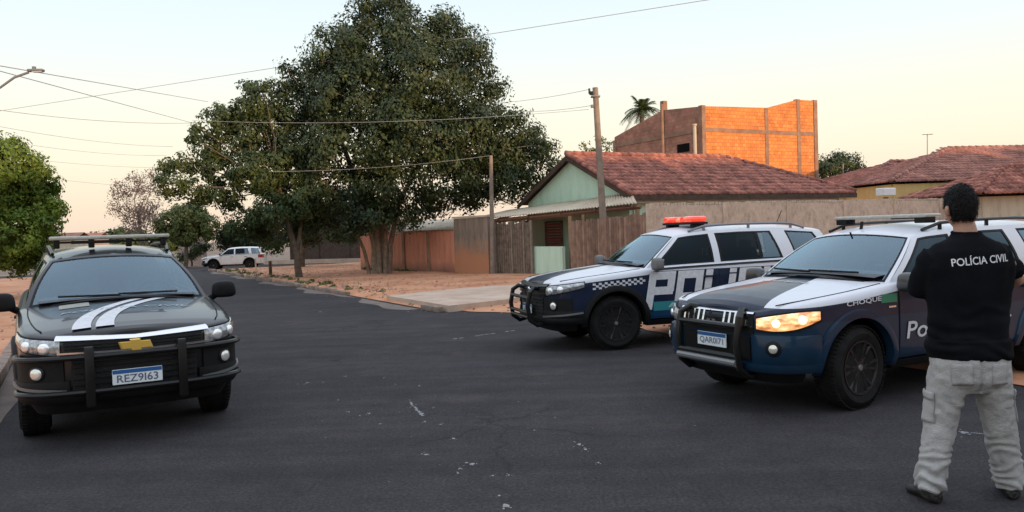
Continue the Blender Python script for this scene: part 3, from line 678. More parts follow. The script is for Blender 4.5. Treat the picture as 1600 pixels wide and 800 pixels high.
def leaf_cloud(lobes, rng, size=.17, dens=1.0, clump=.5, per=70, droop=.3, fill=.35, squash=.85):
    """lobes: (centre, radius). Leaves sit in clumps spread over and inside each lobe."""
    P, N = [], []
    for c, r in lobes:
        c = np.array(c); n = max(5, int(dens*9.0*(r/clump)**2))
        d = rng.normal(size=(n, 3)); d /= np.linalg.norm(d, axis=1)[:, None]
        rad = np.where(rng.random(n) < fill, rng.random(n)**.5*.9, .88+.16*rng.random(n))
        cc = c+d*(rad*r)[:, None]*np.array([1, 1, squash])
        cr = clump*(.55+.75*rng.random(n))
        k = (per*(cr/clump)**2).astype(int)
        idx = np.repeat(np.arange(n), k); m = len(idx)
        o = rng.normal(size=(m, 3)); o /= np.linalg.norm(o, axis=1)[:, None]; q = (rng.random(m)**.45)
        pos = cc[idx]+o*(q*cr[idx])[:, None]*np.array([1, 1, .8]); P.append(pos)
        nn = o*.75+d[idx]*.95+rng.normal(size=(m, 3))*.42; nn[:, 2] += .25; N.append(nn/np.linalg.norm(nn, axis=1)[:, None])
    P = np.concatenate(P); N = np.concatenate(N); m = len(P)
    t = rng.normal(size=(m, 3)); t[:, 2] -= droop*2; t -= N*(t*N).sum(1)[:, None]; t /= np.linalg.norm(t, axis=1)[:, None]
    s = np.cross(N, t); L = size*(.6+.8*rng.random(m))[:, None]; W = L*.27
    bend = N*L*.12
    v = np.stack([P-t*L*.5, P+s*W-bend*.3, P+t*L*.5-bend, P-s*W-bend*.3], 1).reshape(-1, 3)
    return v
def leaves_mesh(name, v, m, parent, rootloc):
    v = v-np.array(rootloc); n = len(v)//4
    me = bpy.data.meshes.new(name); me.vertices.add(len(v)); me.vertices.foreach_set('co', v.astype(np.float32).ravel())
    me.loops.add(4*n); me.loops.foreach_set('vertex_index', np.arange(4*n, dtype=np.int32)); me.polygons.add(n)
    me.polygons.foreach_set('loop_start', np.arange(0, 4*n, 4, dtype=np.int32)); me.polygons.foreach_set('loop_total', np.full(n, 4, dtype=np.int32))
    me.update(calc_edges=True); me.materials.append(m)
    o = bpy.data.objects.new(name, me); col.objects.link(o); o.parent = parent; return o
def limb(bm, pts, r0, r1, n=9, wob=.0, rr=random):
    pts = [Vector(p) for p in pts]; out = []
    for i in range(len(pts)-1):
        for k in range(4): out.append(pts[i].lerp(pts[i+1], k/4)+Vector((rr.uniform(-wob, wob), rr.uniform(-wob, wob), 0)))
    out.append(pts[-1]); N_ = len(out)-1
    tube(bm, out, [lerp(r0, r1, (i/N_)**.8) for i in range(N_+1)], n)
def tree(name, label, loc, trunks, lobes, leafm, barkm, size=.17, group=None, branches=True, seed=1, cat='tree', **kw):
    root = empty(name, loc); tag(root, label, cat, group); rg = np.random.default_rng(seed); rr = random.Random(seed)
    bm = bmesh.new()
    for pts, r0, r1 in trunks: limb(bm, [Vector(p)-Vector(loc) for p in pts], r0, r1, 10, r0*.12, rr)
    tops = [Vector(t[0][-1]) for t in trunks]
    if branches:
        for c, r in lobes:
            c = Vector(c); t = min(tops, key=lambda q: (q-c).length); mid = t.lerp(c, .5)+Vector((rr.uniform(-.3, .3), rr.uniform(-.3, .3), -.15))
            limb(bm, [t-Vector(loc), mid-Vector(loc), c-Vector(loc)], (.03+.022*r), .015, 6, .03, rr)
            for q in range(3):
                e = c+Vector((rr.uniform(-1, 1), rr.uniform(-1, 1), rr.uniform(-.6, .8))).normalized()*r*.85
                limb(bm, [c-Vector(loc), e-Vector(loc)], .016, .006, 5, .02, rr)
    link('trunk', bm, barkm, root)
    leaves_mesh('crown', leaf_cloud(lobes, rg, size=size, **kw), leafm, root, loc)
    return root
def lobes_px(lst, Y, dy=2.0, seed=0, k=1.0):
    rr = random.Random(seed); out = []
    for it in lst:
        px, py, r = it[:3]; yy = Y+(it[3] if len(it) > 3 else rr.uniform(-dy, dy)); p = at(px, py, yy); out.append((tuple(p), r/FPX*yy*k))
    return out
# the big one
TB = Vector((-5.85, 35.6, 0))
big = [(560, 40, 42), (605, 20, 38), (530, 90, 48), (590, 85, 62, -2), (650, 60, 55), (705, 75, 50), (735, 110, 38), (660, 130, 75, -2.5), (560, 160, 75, -2), (740, 165, 42), (500, 150, 42), (470, 185, 40),
       (640, 215, 80, -2.8), (730, 210, 58, -1), (540, 235, 72, -2), (780, 235, 48, 0), (815, 220, 34), (845, 245, 26), (470, 245, 48, -1), (690, 275, 55, -1.5), (790, 280, 45, 0), (735, 295, 42, .5), (600, 285, 48, -2.4),
       (520, 300, 48, -1.5), (560, 330, 34, -2), (500, 340, 28, -1), (835, 280, 26, 0), (672, 320, 26, 0), (780, 185, 20), (760, 260, 50, 3), (650, 180, 70, 3), (540, 120, 50, 3), (600, 330, 20, -2.2), (640, 330, 14, -2), (865, 262, 12, 0), (445, 150, 26), (440, 230, 34), (455, 300, 34), (465, 130, 24), (500, 60, 14), (770, 140, 20), (690, 35, 22), (745, 80, 20), (850, 225, 16), (800, 190, 22), (450, 110, 12), (480, 345, 24), (530, 350, 20), (860, 290, 14), (490, 110, 22), (575, 8, 18), (620, 4, 18)]
tr = [([TB+Vector((-.18, 0, -.1)), TB+Vector((-.25, -.1, 1.5)), TB+Vector((-.7, 0, 3.6)), TB+Vector((-1.6, .2, 6))], .21, .10),
      ([TB+Vector((.08, .1, -.1)), TB+Vector((.1, 0, 1.6)), TB+Vector((.3, 0, 4)), TB+Vector((.6, 0, 7.5))], .24, .12),
      ([TB+Vector((.34, 0, -.1)), TB+Vector((.46, -.1, 1.3)), TB+Vector((.9, .1, 3.2)), TB+Vector((2.2, .3, 5.5))], .15, .08),
      ([TB+Vector((-.03, -.22, -.1)), TB+Vector((-.05, -.25, 1.7)), TB+Vector((-.2, -.4, 3.6)), TB+Vector((-.2, -.8, 5.5))], .14, .07),
      ([TB+Vector((.2, -.2, -.1)), TB+Vector((.28, -.25, 1.3)), TB+Vector((.45, -.5, 3.0)), TB+Vector((1.0, -1.0, 5.0))], .12, .06),
      ([TB+Vector((-.5, .1, -.1)), TB+Vector((-.75, .1, 1.2)), TB+Vector((-1.4, .1, 2.8))], .10, .06)]
big += [(565, 352, 17, -2.6), (585, 340, 18, -2.8), (548, 365, 12, -2.6), (640, 345, 15, -2.4), (655, 330, 18, -2), (520, 370, 13, -2)]
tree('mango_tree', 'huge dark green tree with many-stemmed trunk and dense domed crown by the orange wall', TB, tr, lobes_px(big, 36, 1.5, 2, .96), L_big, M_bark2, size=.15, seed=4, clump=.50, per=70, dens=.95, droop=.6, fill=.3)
# lighter, looser tree to its left
T2 = Vector((-9.1, 34.2, 0))
lo = [(405, 165, 30), (375, 175, 22), (345, 195, 34), (390, 215, 38), (430, 190, 34), (325, 235, 24), (300, 215, 9), (310, 200, 8), (345, 265, 34), (290, 255, 20), (265, 262, 17), (270, 290, 22), (310, 300, 26), (400, 270, 40), (355, 310, 26), (440, 270, 45), (425, 330, 34), (470, 320, 34), (385, 350, 26), (455, 365, 16), (410, 372, 18), (372, 358, 14), (412, 350, 20), (430, 385, 12), (390, 140, 14), (412, 135, 12)]
t2 = [([T2+Vector((0, 0, -.1)), T2+Vector((-.12, 0, 1.2)), T2+Vector((-.45, 0, 2.6)), T2+Vector((-.8, 0, 4.2))], .17, .09),
      ([T2+Vector((-.1, 0, 1.0)), T2+Vector((.1, .1, 2.3)), T2+Vector((.5, .1, 4.2))], .10, .06)]
tree('street_tree', 'smaller loose-crowned tree with slim leaning trunk, left of the huge dark tree', T2, t2, lobes_px(lo, 34.4, 1.0, 5), L_small, M_bark, size=.145, seed=8, clump=.34, per=52, dens=.75, droop=.5, fill=.25)
# bright green tree at the left edge
T3 = uv(15.2, -1.6, .1)
T3 = Vector((-16.9, 25.8, .1))
lo = [(20, 265, 45), (55, 290, 34), (0, 290, 55), (40, 330, 48), (75, 325, 24), (-40, 300, 60), (20, 370, 45), (70, 365, 22), (-20, 240, 34), (15, 232, 22), (-60, 350, 60), (0, 400, 26), (45, 395, 22), (60, 268, 16), (82, 295, 10), (78, 350, 20), (60, 395, 20), (30, 410, 22), (84, 330, 14), (10, 385, 34)]
tree('bright_tree', 'bright yellow-green bushy tree at the left edge of the street', T3, [([T3, T3+Vector((.1, 0, 1.2)), T3+Vector((0, 0, 2.6))], .14, .08)], lobes_px(lo, 25.8, .7, 3), L_bright, M_bark, size=.12, seed=12, clump=.26, per=46, dens=.75, fill=.3)
# round clipped tree and the pink blossoming one
T4 = at(290, 410, 56).xy.to_3d()
tree('round_tree', 'rounded olive-green tree beyond the far end of the black police car', T4, [([T4, T4+Vector((.1, 0, 1.2)), T4+Vector((0, 0, 2.2))], .16, .1)], lobes_px([(268, 352, 24), (300, 345, 27), (322, 352, 18), (285, 335, 18), (310, 338, 14), (255, 358, 13), (290, 365, 22), (322, 366, 11)], 56, .6, 1), L_olive, M_bark, size=.2, seed=3, clump=.4, per=45)
T5 = at(218, 372, 72).xy.to_3d()
tree('pink_tree', 'sparse pink blossoming tree above the roof of the black police car', T5, [([T5, T5+Vector((.2, 0, 2)), T5+Vector((0, 0, 4))], .2, .1)], lobes_px([(195, 300, 22), (215, 282, 20), (232, 300, 20), (240, 275, 14), (185, 330, 18), (215, 325, 22), (180, 290, 10)], 72, 1, 2), L_pink, M_bark, size=.17, seed=5, clump=.5, per=17, dens=.8, fill=.5)
T6 = at(228, 378, 66).xy.to_3d()
tree('bare_bush_tree', 'brownish half-bare tree just below the pink blossoming tree', T6, [([T6, T6+Vector((.2, 0, 1)), T6+Vector((0, 0, 2))], .15, .08)], lobes_px([(215, 342, 20), (235, 330, 20), (248, 345, 14), (210, 358, 12)], 66, 1, 2), L_brown, M_bark, size=.16, seed=6, clump=.5, per=30, dens=.8)
T7 = at(300, 412, 58).xy.to_3d()
tree('hedge_bush', 'dark green bush left of the white car at the street end', T7, [([T7, T7+Vector((0, 0, .6))], .08, .05)], lobes_px([(300, 395, 12), (312, 390, 10), (286, 402, 8), (322, 385, 9)], 58, .4, 2), L_small, M_bark, size=.14, seed=16, clump=.35, per=40, cat='bush')
T7 = at(372, 400, 54).xy.to_3d()
# trees beyond the street end (dark mass behind the white car)
for k, (lst, Y, lab) in enumerate((
        ([(360, 375, 20), (385, 372, 24), (350, 360, 16), (410, 365, 20), (430, 375, 16)], 58, 'dark tree right behind the small white car'),
        ([(1290, 262, 22), (1320, 258, 24), (1345, 268, 12), (1300, 280, 20), (1330, 280, 16)], 62, 'dark round tree between the orange brick building and the tiled houses'),
        ([(470, 330, 30), (510, 320, 36), (560, 320, 34), (600, 330, 26), (540, 360, 22), (480, 365, 22), (440, 350, 22), (590, 360, 16)], 46, 'deep shaded tree mass behind the trunk of the huge dark tree'),
        ([(880, 300, 20), (865, 318, 16), (905, 290, 10), (850, 320, 14)], 50, 'dark bush at the left eave of the green house'))):
    b0 = at(lst[0][0], 380, Y).xy.to_3d(); hz = at(lst[0][0], lst[0][1], Y).z
    tree('background_tree', lab, b0, [([b0, b0+Vector((.1, 0, hz*.5)), b0+Vector((0, 0, hz))], .2, .1)], lobes_px(lst, Y, 1, k), L_big, M_bark, size=.2, seed=20+k, clump=.5, per=45)
b0 = at(930, 360, 62).xy.to_3d(); hz = at(930, 228, 62).z
tree('wispy_tree', 'thin wispy tree top behind the leaning power pole', b0, [([b0, b0+Vector((.1, 0, hz*.6)), b0+Vector((0, 0, hz-.3))], .18, .08)], lobes_px([(915, 228, 9), (938, 220, 10), (950, 230, 9), (925, 234, 8), (962, 228, 6)], 62, .5, 3), L_olive, M_bark, size=.2, seed=31, clump=.32, per=12, dens=.5)
# distant low tree line at the end of the view
bm_l = []
rr = random.Random(12)
for k in range(60):
    x = rr.uniform(-150, 40); Y = rr.uniform(160, 190); bm_l.append(((x, Y, rr.uniform(.5, 2.4)), rr.uniform(2.0, 3.6)))
dtl = empty('distant_trees', (-60, 170, 0)); tag(dtl, kind='stuff')
v = leaf_cloud(bm_l, np.random.default_rng(2), size=.9, clump=1.4, per=24, dens=1); o = leaves_mesh('distant_tree_line', v, L_small, None, (0, 0, 0)); tag(o, kind='stuff'); bpy.data.objects.remove(dtl)
# palm behind the brick building
PB = at(1000, 300, 58); PB.z = 0; PT = at(1003, 172, 58)
palm = tag(empty('palm_tree', PB), 'palm top showing over the brick building gable', 'palm tree')
bm = bmesh.new(); limb(bm, [Vector((0, 0, 0)), Vector((.1, 0, PT.z*.5)), PT-PB], .22, .14, 10, .02); link('trunk', bm, M_bark, palm)
bm = bmesh.new(); rr = random.Random(4)
for k in range(34):
    a = rr.uniform(0, 2*math.pi); el = rr.uniform(-.25, 1.2); L = rr.uniform(1.1, 1.75); p = PT-PB; pts = []
    for i in range(9):
        s = i/8; pts.append(p+Vector((math.cos(a)*math.cos(el)*L*s, math.sin(a)*math.cos(el)*L*s, math.sin(el)*L*s-.75*L*s*s*max(.2, math.cos(el)))))
    for i in range(8):
        t = (pts[i+1]-pts[i]).normalized(); sd_ = t.cross(Vector((0, 0, 1))).normalized()
        for sgn in (-1, 1):
            for q in range(3):
                b0 = pts[i].lerp(pts[i+1], q/3); tip = b0+sd_*sgn*(.42*(1-.5*i/8))+t*.18+Vector((0, 0, -.12+rr.uniform(-.05, .05)))
                bm.faces.new([bm.verts.new(b0), bm.verts.new(b0+t*.07), bm.verts.new(tip)])
link('crown', bm, L_palm, palm, smooth=0, recalc=False)
# creeping plant clump on roadside by far kerb: dry weeds
bm_l = [(tuple(uv(random.uniform(9, 36), 8.1+random.uniform(.1, .9), .08)), random.uniform(.05, .16)) for k in range(40)]
bm_l += [(tuple(P0.lerp(P1, random.random())+Vector((random.uniform(-.2, .2), -.25, .05))), random.uniform(.05, .18)) for k in range(26)]
o = leaves_mesh('dry_weeds', leaf_cloud(bm_l, np.random.default_rng(5), size=.09, clump=.1, per=14, dens=.6), L_olive, None, (0, 0, 0)); tag(o, kind='stuff')
# fallen leaves and dry litter on verge
vv = []
rg = np.random.default_rng(9)
n = 1500; u_ = rg.uniform(3, 36, n); v_ = 8.3+rg.exponential(2.5, n)
for a, b in zip(u_, v_):
    if b > 20: continue
    p = uv(a, b, vz(a, b)+.02); s = .03+.05*rg.random(); t = rg.uniform(0, 6.28); c_, s_ = math.cos(t)*s, math.sin(t)*s
    vv += [(p.x+c_, p.y+s_, p.z+.01), (p.x-s_*.5, p.y+c_*.5, p.z+.015), (p.x-c_, p.y-s_, p.z+.004), (p.x+s_*.5, p.y-c_*.5, p.z)]
o = leaves_mesh('leaf_litter', np.array(vv), L_brown, None, (0, 0, 0)); tag(o, kind='stuff')

# stones and clods along the verge edges
bm = bmesh.new(); rr = random.Random(21)
def stone(p, s):
    r0 = bmesh.ops.create_icosphere(bm, subdivisions=1, radius=s)
    for v in r0['verts']: v.co = Vector((v.co.x*rr.uniform(.7, 1.3), v.co.y*rr.uniform(.7, 1.3), v.co.z*rr.uniform(.4, .8)))+p
for k in range(420):
    u_ = rr.uniform(-10, 36); b = v_edge(u_)+rr.expovariate(1.1)+.02
    stone(uv(u_, b, vz(u_, b-v_edge(u_)+8.1)+.01), rr.uniform(.01, .045))
for k in range(160):
    u_ = rr.uniform(-10, 12); stone(uv(u_, v_edge(u_)-abs(rr.gauss(0, .35)), .004), rr.uniform(.006, .018))
for k in range(120): stone(uv(rr.uniform(-3, 20), -.1-rr.expovariate(1.0), .135), rr.uniform(.01, .035))
tag(link('loose_stones', bm, M_kerb, smooth=0), kind='stuff')

# ---------------------------------------------------------------- poles, lamp, wires
M_wire = mat('wire', (.33, .33, .35), .6)
def pole(name, label, base, top, r, extra=None, m=M_post):
    root = tag(empty(name, base), label, 'pole'); bm = bmesh.new()
    tube(bm, [Vector((0, 0, -.1)), (top-base)*.5, top-base], [r*1.15, r, r*.82], 10); link('shaft', bm, m, root)
    if extra: extra(root, top-base)
    return root
tp = at(930, 137, 27.2); ba = at(944, 400, 27); ba.z = 0; ba = Vector((lerp(tp.x, at(945, 370, 27).x, 1.15), 27, 0))
def ex1(root, t):
    bm = bmesh.new(); box(bm, (t.x-.12, t.y, t.z-.18), (.16, .1, .12), 0, .01); tube(bm, [t+Vector((-.2, 0, -.2)), t+Vector((-.2, 0, -.02))], .035, 8); link('insulator', bm, M_steel_black, root)
    bm = bmesh.new(); box(bm, (t.x-.1, t.y, t.z-.62), (.14, .1, .1), 0, .01); box(bm, (t.x, t.y-.02, t.z-.3), (.3, .28, .05), 0, .005); explode(link('bracket', bm, M_metal, root))
pole('power_pole', 'tall slim power pole leaning left in front of the green house', ba, tp, .115, ex1)
tp2 = at(767, 243, 31.6); ba2 = at(770, 432, 31.6); ba2.z = 0
pole('fence_pole', 'short grey concrete pole beside the unpainted gate pier', ba2, tp2, .085)
# service pole on the roofs and thin masts
p_ = at(1035, 235, 40); t_ = at(1034, 163, 40); p_.z = 0
pole('roof_pole', 'grey concrete pole standing before the brick gable', p_, t_, .085, m=M_colc)
p_ = at(1317, 300, 48); t_ = at(1317, 256, 48); p_.z = 0
pole('mast', 'thin pale mast in front of the dark round tree at right', p_, t_, .06)
p_ = at(1448, 300, 52); t_ = at(1449, 210, 52); p_.z = 0
def ex2(root, t):
    bm = bmesh.new(); tube(bm, [t+Vector((-.3, 0, 0)), t+Vector((.35, 0, 0))], .02, 6)
    for q in (-.25, -.05, .15, .3): tube(bm, [t+Vector((q, -.2, 0)), t+Vector((q, .2, 0))], .012, 5)
    link('antenna', bm, M_metal, root)
pole('aerial_mast', 'thin aerial mast with small cross arm above the tiled house roof', p_, t_, .035, ex2, M_metal)
# bollards at the far kerb
for px, py, h, lab in ((423, 433, .75, 'dark short wooden post at the far kerb by the slim tree'), (400, 425, .75, 'pale short post in front of the small white car')):
    b_ = ground(px, py); bm = bmesh.new(); tube(bm, [(0, 0, -.05), (0, 0, h)], [.085, .075] if px == 423 else [.04, .04], 8)
    o = link('kerb_post', bm, M_bark if px == 423 else M_cream); o.location = b_; tag(o, lab, 'post')
# street lamp at left
lt = at(30, 112, 19); lp = tag(empty('street_lamp', Vector((-15.2, 18.6, .1))), 'street lamp with curved grey arm reaching in at the upper left', 'street lamp')
bm = bmesh.new(); tube(bm, [(0, 0, 0), (0, 0, 6.6)], [.12, .08], 10); link('pole', bm, M_post, lp)
A = Vector((-15.2, 18.6, 5.3)); e0 = at(0, 137, 19); e1 = at(45, 113, 19.1)
bm = bmesh.new(); pts = [A, A.lerp(e0, .5)+Vector((0, 0, .0)), e0, e0.lerp(e1, .5)+Vector((0, 0, .06)), e1]; tube(bm, [p-lp.location for p in pts], .03, 8); link('arm', bm, M_metal, lp)
hd = at(56, 110, 19.1)-lp.location; bm = bmesh.new(); box(bm, hd, (.36, .15, .06), .05, .02); box(bm, hd+Vector((-.04, 0, .06)), (.07, .07, .07), 0, .01); link('lamp_head', bm, M_metal, lp)
bm = bmesh.new(); box(bm, hd+Vector((.04, 0, -.035)), (.22, .11, .02), .05, .005); link('lens', bm, M_foglens, lp)
def wire(a, b, sag, r, label, group=None):
    a, b = Vector(a), Vector(b); bm = bmesh.new(); n = 24
    tube(bm, [a.lerp(b, i/n)-Vector((0, 0, sag*4*(i/n)*(1-i/n))) for i in range(n+1)], r, 5)
    o = link('overhead_wire', bm, M_wire); tag(o, label, 'wire', group); return o
wire(at(-30, 178, 46), at(1130, -4, 30), .0, 0.0132, 'long overhead wire rising from lower left to the top right, behind the trees')
wire(at(-40, 96, 22), at(325, 159, 50), .0, 0.0156, 'upper of two wires sloping down from the street lamp to the slim tree')
wire(at(-30, 103, 20), at(300, 192, 48), .0, 0.0132, 'lower of two wires sloping down from the street lamp to the slim tree')
wire(at(-30, 168, 30), at(330, 191, 42), .25, 0.0120, 'slack wire low across the left sky')
wire(at(-30, 192, 30), at(270, 229, 45), .2, 0.0084, 'faint wire below the slack one in the left sky')
wire(at(-30, 214, 30), at(260, 243, 45), .2, 0.0072, 'lowest faint wire in the left sky')
wire(at(-30, 240, 32), at(262, 262, 50), .15, .007, 'very faint wire just above the far rooftops at left')
wire(at(-30, 268, 34), at(330, 300, 60), .1, .007, 'lowest hair-thin wire over the far rooftops at left')
wire(tp+Vector((-.2, 0, -.05)), at(740, 162, 36), .12, 0.0078, 'top wire from the leaning power pole into the big tree')
wire(tp+Vector((-.18, 0, -.6)), at(780, 172, 36), .12, 0.0078, 'second wire from the leaning power pole into the big tree')
wire(at(300, 188, 33), at(920, 171, 27.5), .25, 0.0072, 'thin wire passing in front of the big tree crown')
wire(at(420, 268, 32), tp2, .15, 0.0060, 'thin wire from the short concrete pole across the big tree')
# ---------------------------------------------------------------- cars
def livery(name, lower, z_pts, hood_w=None, lowband=None):
    """two-tone paint as sprayed on the car: white above a line, dark below; dark tapered panel on the bonnet"""
    m = mat(name, lower, .32, coat=.38, spec=.15); n, l, b = nodes_of(m)
    tx = n.new('ShaderNodeTexCoord'); sp = n.new('ShaderNodeSeparateXYZ'); l.new(tx.outputs['Object'], sp.inputs[0])
    def mth(op, a, c=None, d=None):
        q = n.new('ShaderNodeMath'); q.operation = op
        for i, v in enumerate((a, c, d)):
            if v is None: continue
            if isinstance(v, (int, float)): q.inputs[i].default_value = v
            else: l.new(v, q.inputs[i])
        return q.outputs[0]
    X, Y, Z = sp.outputs; ax = mth('ABSOLUTE', X)
    fc = n.new('ShaderNodeFloatCurve'); c = fc.mapping.curves[0]       # zline(y), y in [-4, 1]
    pts = sorted(z_pts); c.points[0].location = ((pts[0][0]+4)/5, pts[0][1]-.5); c.points[1].location = ((pts[-1][0]+4)/5, pts[-1][1]-.5)
    for p in pts[1:-1]: c.points.new((p[0]+4)/5, p[1]-.5)
    for p in c.points: p.handle_type = 'VECTOR'
    fc.mapping.update()
    yn = mth('MULTIPLY_ADD', Y, .2, .8); l.new(yn, fc.inputs['Value'])
    zl = mth('ADD', fc.outputs[0], .5)
    up = mth('GREATER_THAN', Z, zl)
    if hood_w:
        lim = mth('MULTIPLY_ADD', Y, hood_w[1], hood_w[0]); out = mth('GREATER_THAN', ax, lim)
        cab = mth('LESS_THAN', Y, -.52); out = mth('MAXIMUM', out, cab); up = mth('MULTIPLY', up, out)
    mi = n.new('ShaderNodeMix'); mi.data_type = 'RGBA'; l.new(up, mi.inputs['Factor']); mi.inputs['A'].default_value = (*lower, 1); mi.inputs['B'].default_value = (.66, .67, .72, 1)
    if lowband:
        band = mth('MULTIPLY', mth('LESS_THAN', Z, lowband[0]), mth('GREATER_THAN', Z, lowband[1])); m2 = n.new('ShaderNodeMix'); m2.data_type = 'RGBA'
        l.new(mth('MULTIPLY', band, mth('LESS_THAN', Y, lowband[3])), m2.inputs['Factor']); l.new(mi.outputs['Result'], m2.inputs['A']); m2.inputs['B'].default_value = (*lowband[2], 1); mi = m2
    # thin film of road dust
    no = n.new('ShaderNodeTexNoise'); no.inputs['Scale'].default_value = 5; no.inputs['Detail'].default_value = 7; l.new(tx.outputs['Object'], no.inputs['Vector'])
    ra = n.new('ShaderNodeMapRange'); ra.inputs['From Min'].default_value = .35; ra.inputs['From Max'].default_value = .8; ra.inputs['To Max'].default_value = .03; l.new(no.outputs[0], ra.inputs['Value'])
    m3 = n.new('ShaderNodeMix'); m3.data_type = 'RGBA'; l.new(ra.outputs[0], m3.inputs['Factor']); l.new(mi.outputs['Result'], m3.inputs['A']); m3.inputs['B'].default_value = (.28, .2, .16, 1)
    l.new(m3.outputs['Result'], b.inputs['Base Color'])
    rr_ = n.new('ShaderNodeMapRange'); rr_.inputs['To Min'].default_value = .25; rr_.inputs['To Max'].default_value = .5; l.new(no.outputs[0], rr_.inputs['Value']); l.new(rr_.outputs[0], b.inputs['Roughness'])
    return m

def catmull(pts, n):
    out = []; P = [pts[0]]+list(pts)+[pts[-1]]
    for i in range(1, len(P)-2):
        for k in range(n):
            t = k/n; q = []
            for d in range(len(pts[0])):
                a, b, c, e = P[i-1][d], P[i][d], P[i+1][d], P[i+2][d]
                q.append(.5*((2*b)+(-a+c)*t+(2*a-5*b+4*c-e)*t*t+(-a+3*b-3*c+e)*t**3))
            out.append(tuple(q))
    out.append(tuple(pts[-1])); return out

SUV = dict(outline=[(0, .985), (.25, .98), (.48, .962), (.66, .92), (.79, .84), (.865, .71), (.90, .50), (.918, .25), (.93, -.2), (.93, -1.2), (.93, -2.2), (.93, -3.0), (.915, -3.4), (.86, -3.78), (.70, -3.95), (.35, -3.99), (0, -4.0)],
           zt=[(1.0, .955), (.93, .985), (.8, 1.01), (.4, 1.06), (0, 1.10), (-.5, 1.15), (-1.0, 1.165), (-2.0, 1.185), (-3.6, 1.21), (-4.0, 1.20)],
           crown=[(1.0, .035), (.5, .06), (-.4, .065), (-.9, .02), (-4, .02)], z0=.42, wb=2.845,
           zrail=[(-1.12, 1.605), (-1.35, 1.64), (-1.7, 1.668), (-2.2, 1.68), (-3.0, 1.67), (-3.68, 1.615)], roofcrown=.075,
           cols=[(-.50, -1.12, 'b'), (-.60, -1.20, 't'), (-.645, -1.245, 'h'), (-1.60, -1.60, 't'), (-1.635, -1.635, 'b'), (-1.74, -1.74, 't'), (-1.775, -1.775, 'h'), (-2.80, -2.66, 't'), (-2.84, -2.70, 'b'), (-3.06, -2.96, 't'), (-3.09, -2.99, 'h'), (-3.66, -3.46, 't'), (-3.70, -3.50, 'b'), (-3.86, -3.68, None)],
           div=-2.45, xr=[(-1.1, .60), (-1.6, .645), (-2.2, .66), (-3.0, .655), (-3.68, .61)])
TRI = dict(SUV, outline=[(0, .93), (.22, .928), (.44, .912), (.62, .87), (.75, .79), (.83, .66), (.875, .47), (.897, .22), (.905, -.2), (.905, -1.2), (.905, -2.2), (.905, -3.0), (.89, -3.5), (.84, -3.85), (.68, -3.98), (.35, -4.02), (0, -4.03)],
           zt=[(.94, .93), (.86, .975), (.7, 1.01), (.4, 1.045), (0, 1.085), (-.5, 1.14), (-1.0, 1.15), (-2.0, 1.165), (-3.6, 1.19), (-4.1, 1.18)],
           zrail=[(-1.12, 1.565), (-1.35, 1.60), (-1.7, 1.625), (-2.2, 1.64), (-3.0, 1.645), (-3.68, 1.62)], wb=2.95,
           cols=[(-.50, -1.16, 'b'), (-.61, -1.25, 't'), (-.655, -1.295, 'h'), (-1.58, -1.60, 't'), (-1.615, -1.635, 'b'), (-1.72, -1.74, 't'), (-1.755, -1.775, 'h'), (-2.62, -2.50, 't'), (-2.66, -2.54, 'b'), (-2.86, -2.78, 't'), (-2.89, -2.81, 'h'), (-3.62, -3.46, 't'), (-3.66, -3.50, 'b'), (-3.86, -3.72, None)], div=None)

class Body:
    def __init__(s, P):
        s.P = P; o = catmull(P['outline'], 9); s.o = [Vector((max(0, x), y)) for x, y in o]; s.o[0].x = 0; s.o[-1].x = 0
        s.L = [0]
        for a, b in zip(s.o, s.o[1:]): s.L.append(s.L[-1]+(b-a).length)
        s.nrm = []
        for i in range(len(s.o)):
            t = s.o[min(i+1, len(s.o)-1)]-s.o[max(0, i-1)]; t.normalize(); s.nrm.append(Vector((-t.y, t.x)) if False else Vector((-t.y, t.x))*-1 if Vector((-t.y, t.x)).dot(s.o[i]-Vector((0, -1.5))) < 0 else Vector((-t.y, t.x)))
        s.nrm[0] = Vector((0, 1)); s.nrm[-1] = Vector((0, -1))
    def zt(s, y): return interp(y, s.P['zt'])
    def inset(s, z, zt):
        d = .012*((z-.8)/.4)**2
        if z < .55: d += .03*((.55-z)/.15)**2
        h = .085
        if z > zt-h:
            q = min(1, (z-(zt-h))/h); d += .060*(1-math.sqrt(max(0, 1-q*q)))
        return d
    def out(s, a):
        a = min(max(abs(a), 0), s.L[-1]-1e-6); import bisect
        i = bisect.bisect_right(s.L, a)-1; t = (a-s.L[i])/(s.L[i+1]-s.L[i]); return s.o[i].lerp(s.o[i+1], t), s.nrm[i].lerp(s.nrm[i+1], t).normalized()
    def W(s, a, z, off=0.0):
        p, n = s.out(a); d = s.inset(z, s.zt(p.y)); q = p-n*(d-off); sg = 1 if a >= 0 else -1
        return Vector((q.x*sg, q.y, z))
    def a_of_y(s, y):
        for i in range(len(s.o)-1):
            if s.o[i].y >= y >= s.o[i+1].y and s.L[i] > .3:
                return s.L[i]+(s.L[i+1]-s.L[i])*(s.o[i].y-y)/max(1e-6, s.o[i].y-s.o[i+1].y)
        return s.L[-1]*.5
    def S(s, y, z, off=0.0, side=-1):        # a point on the flank
        return s.W(side*s.a_of_y(y), z, off)
    def xe(s, y): p, n = s.out(s.a_of_y(y)); return p.x-n.x*.072
    def H(s, x, y, off=0.0):                 # a point on the bonnet
        return Vector((x, y, s.zt(y)+interp(y, s.P['crown'])*(1-(x/max(.2, s.xe(y)))**2)+off))

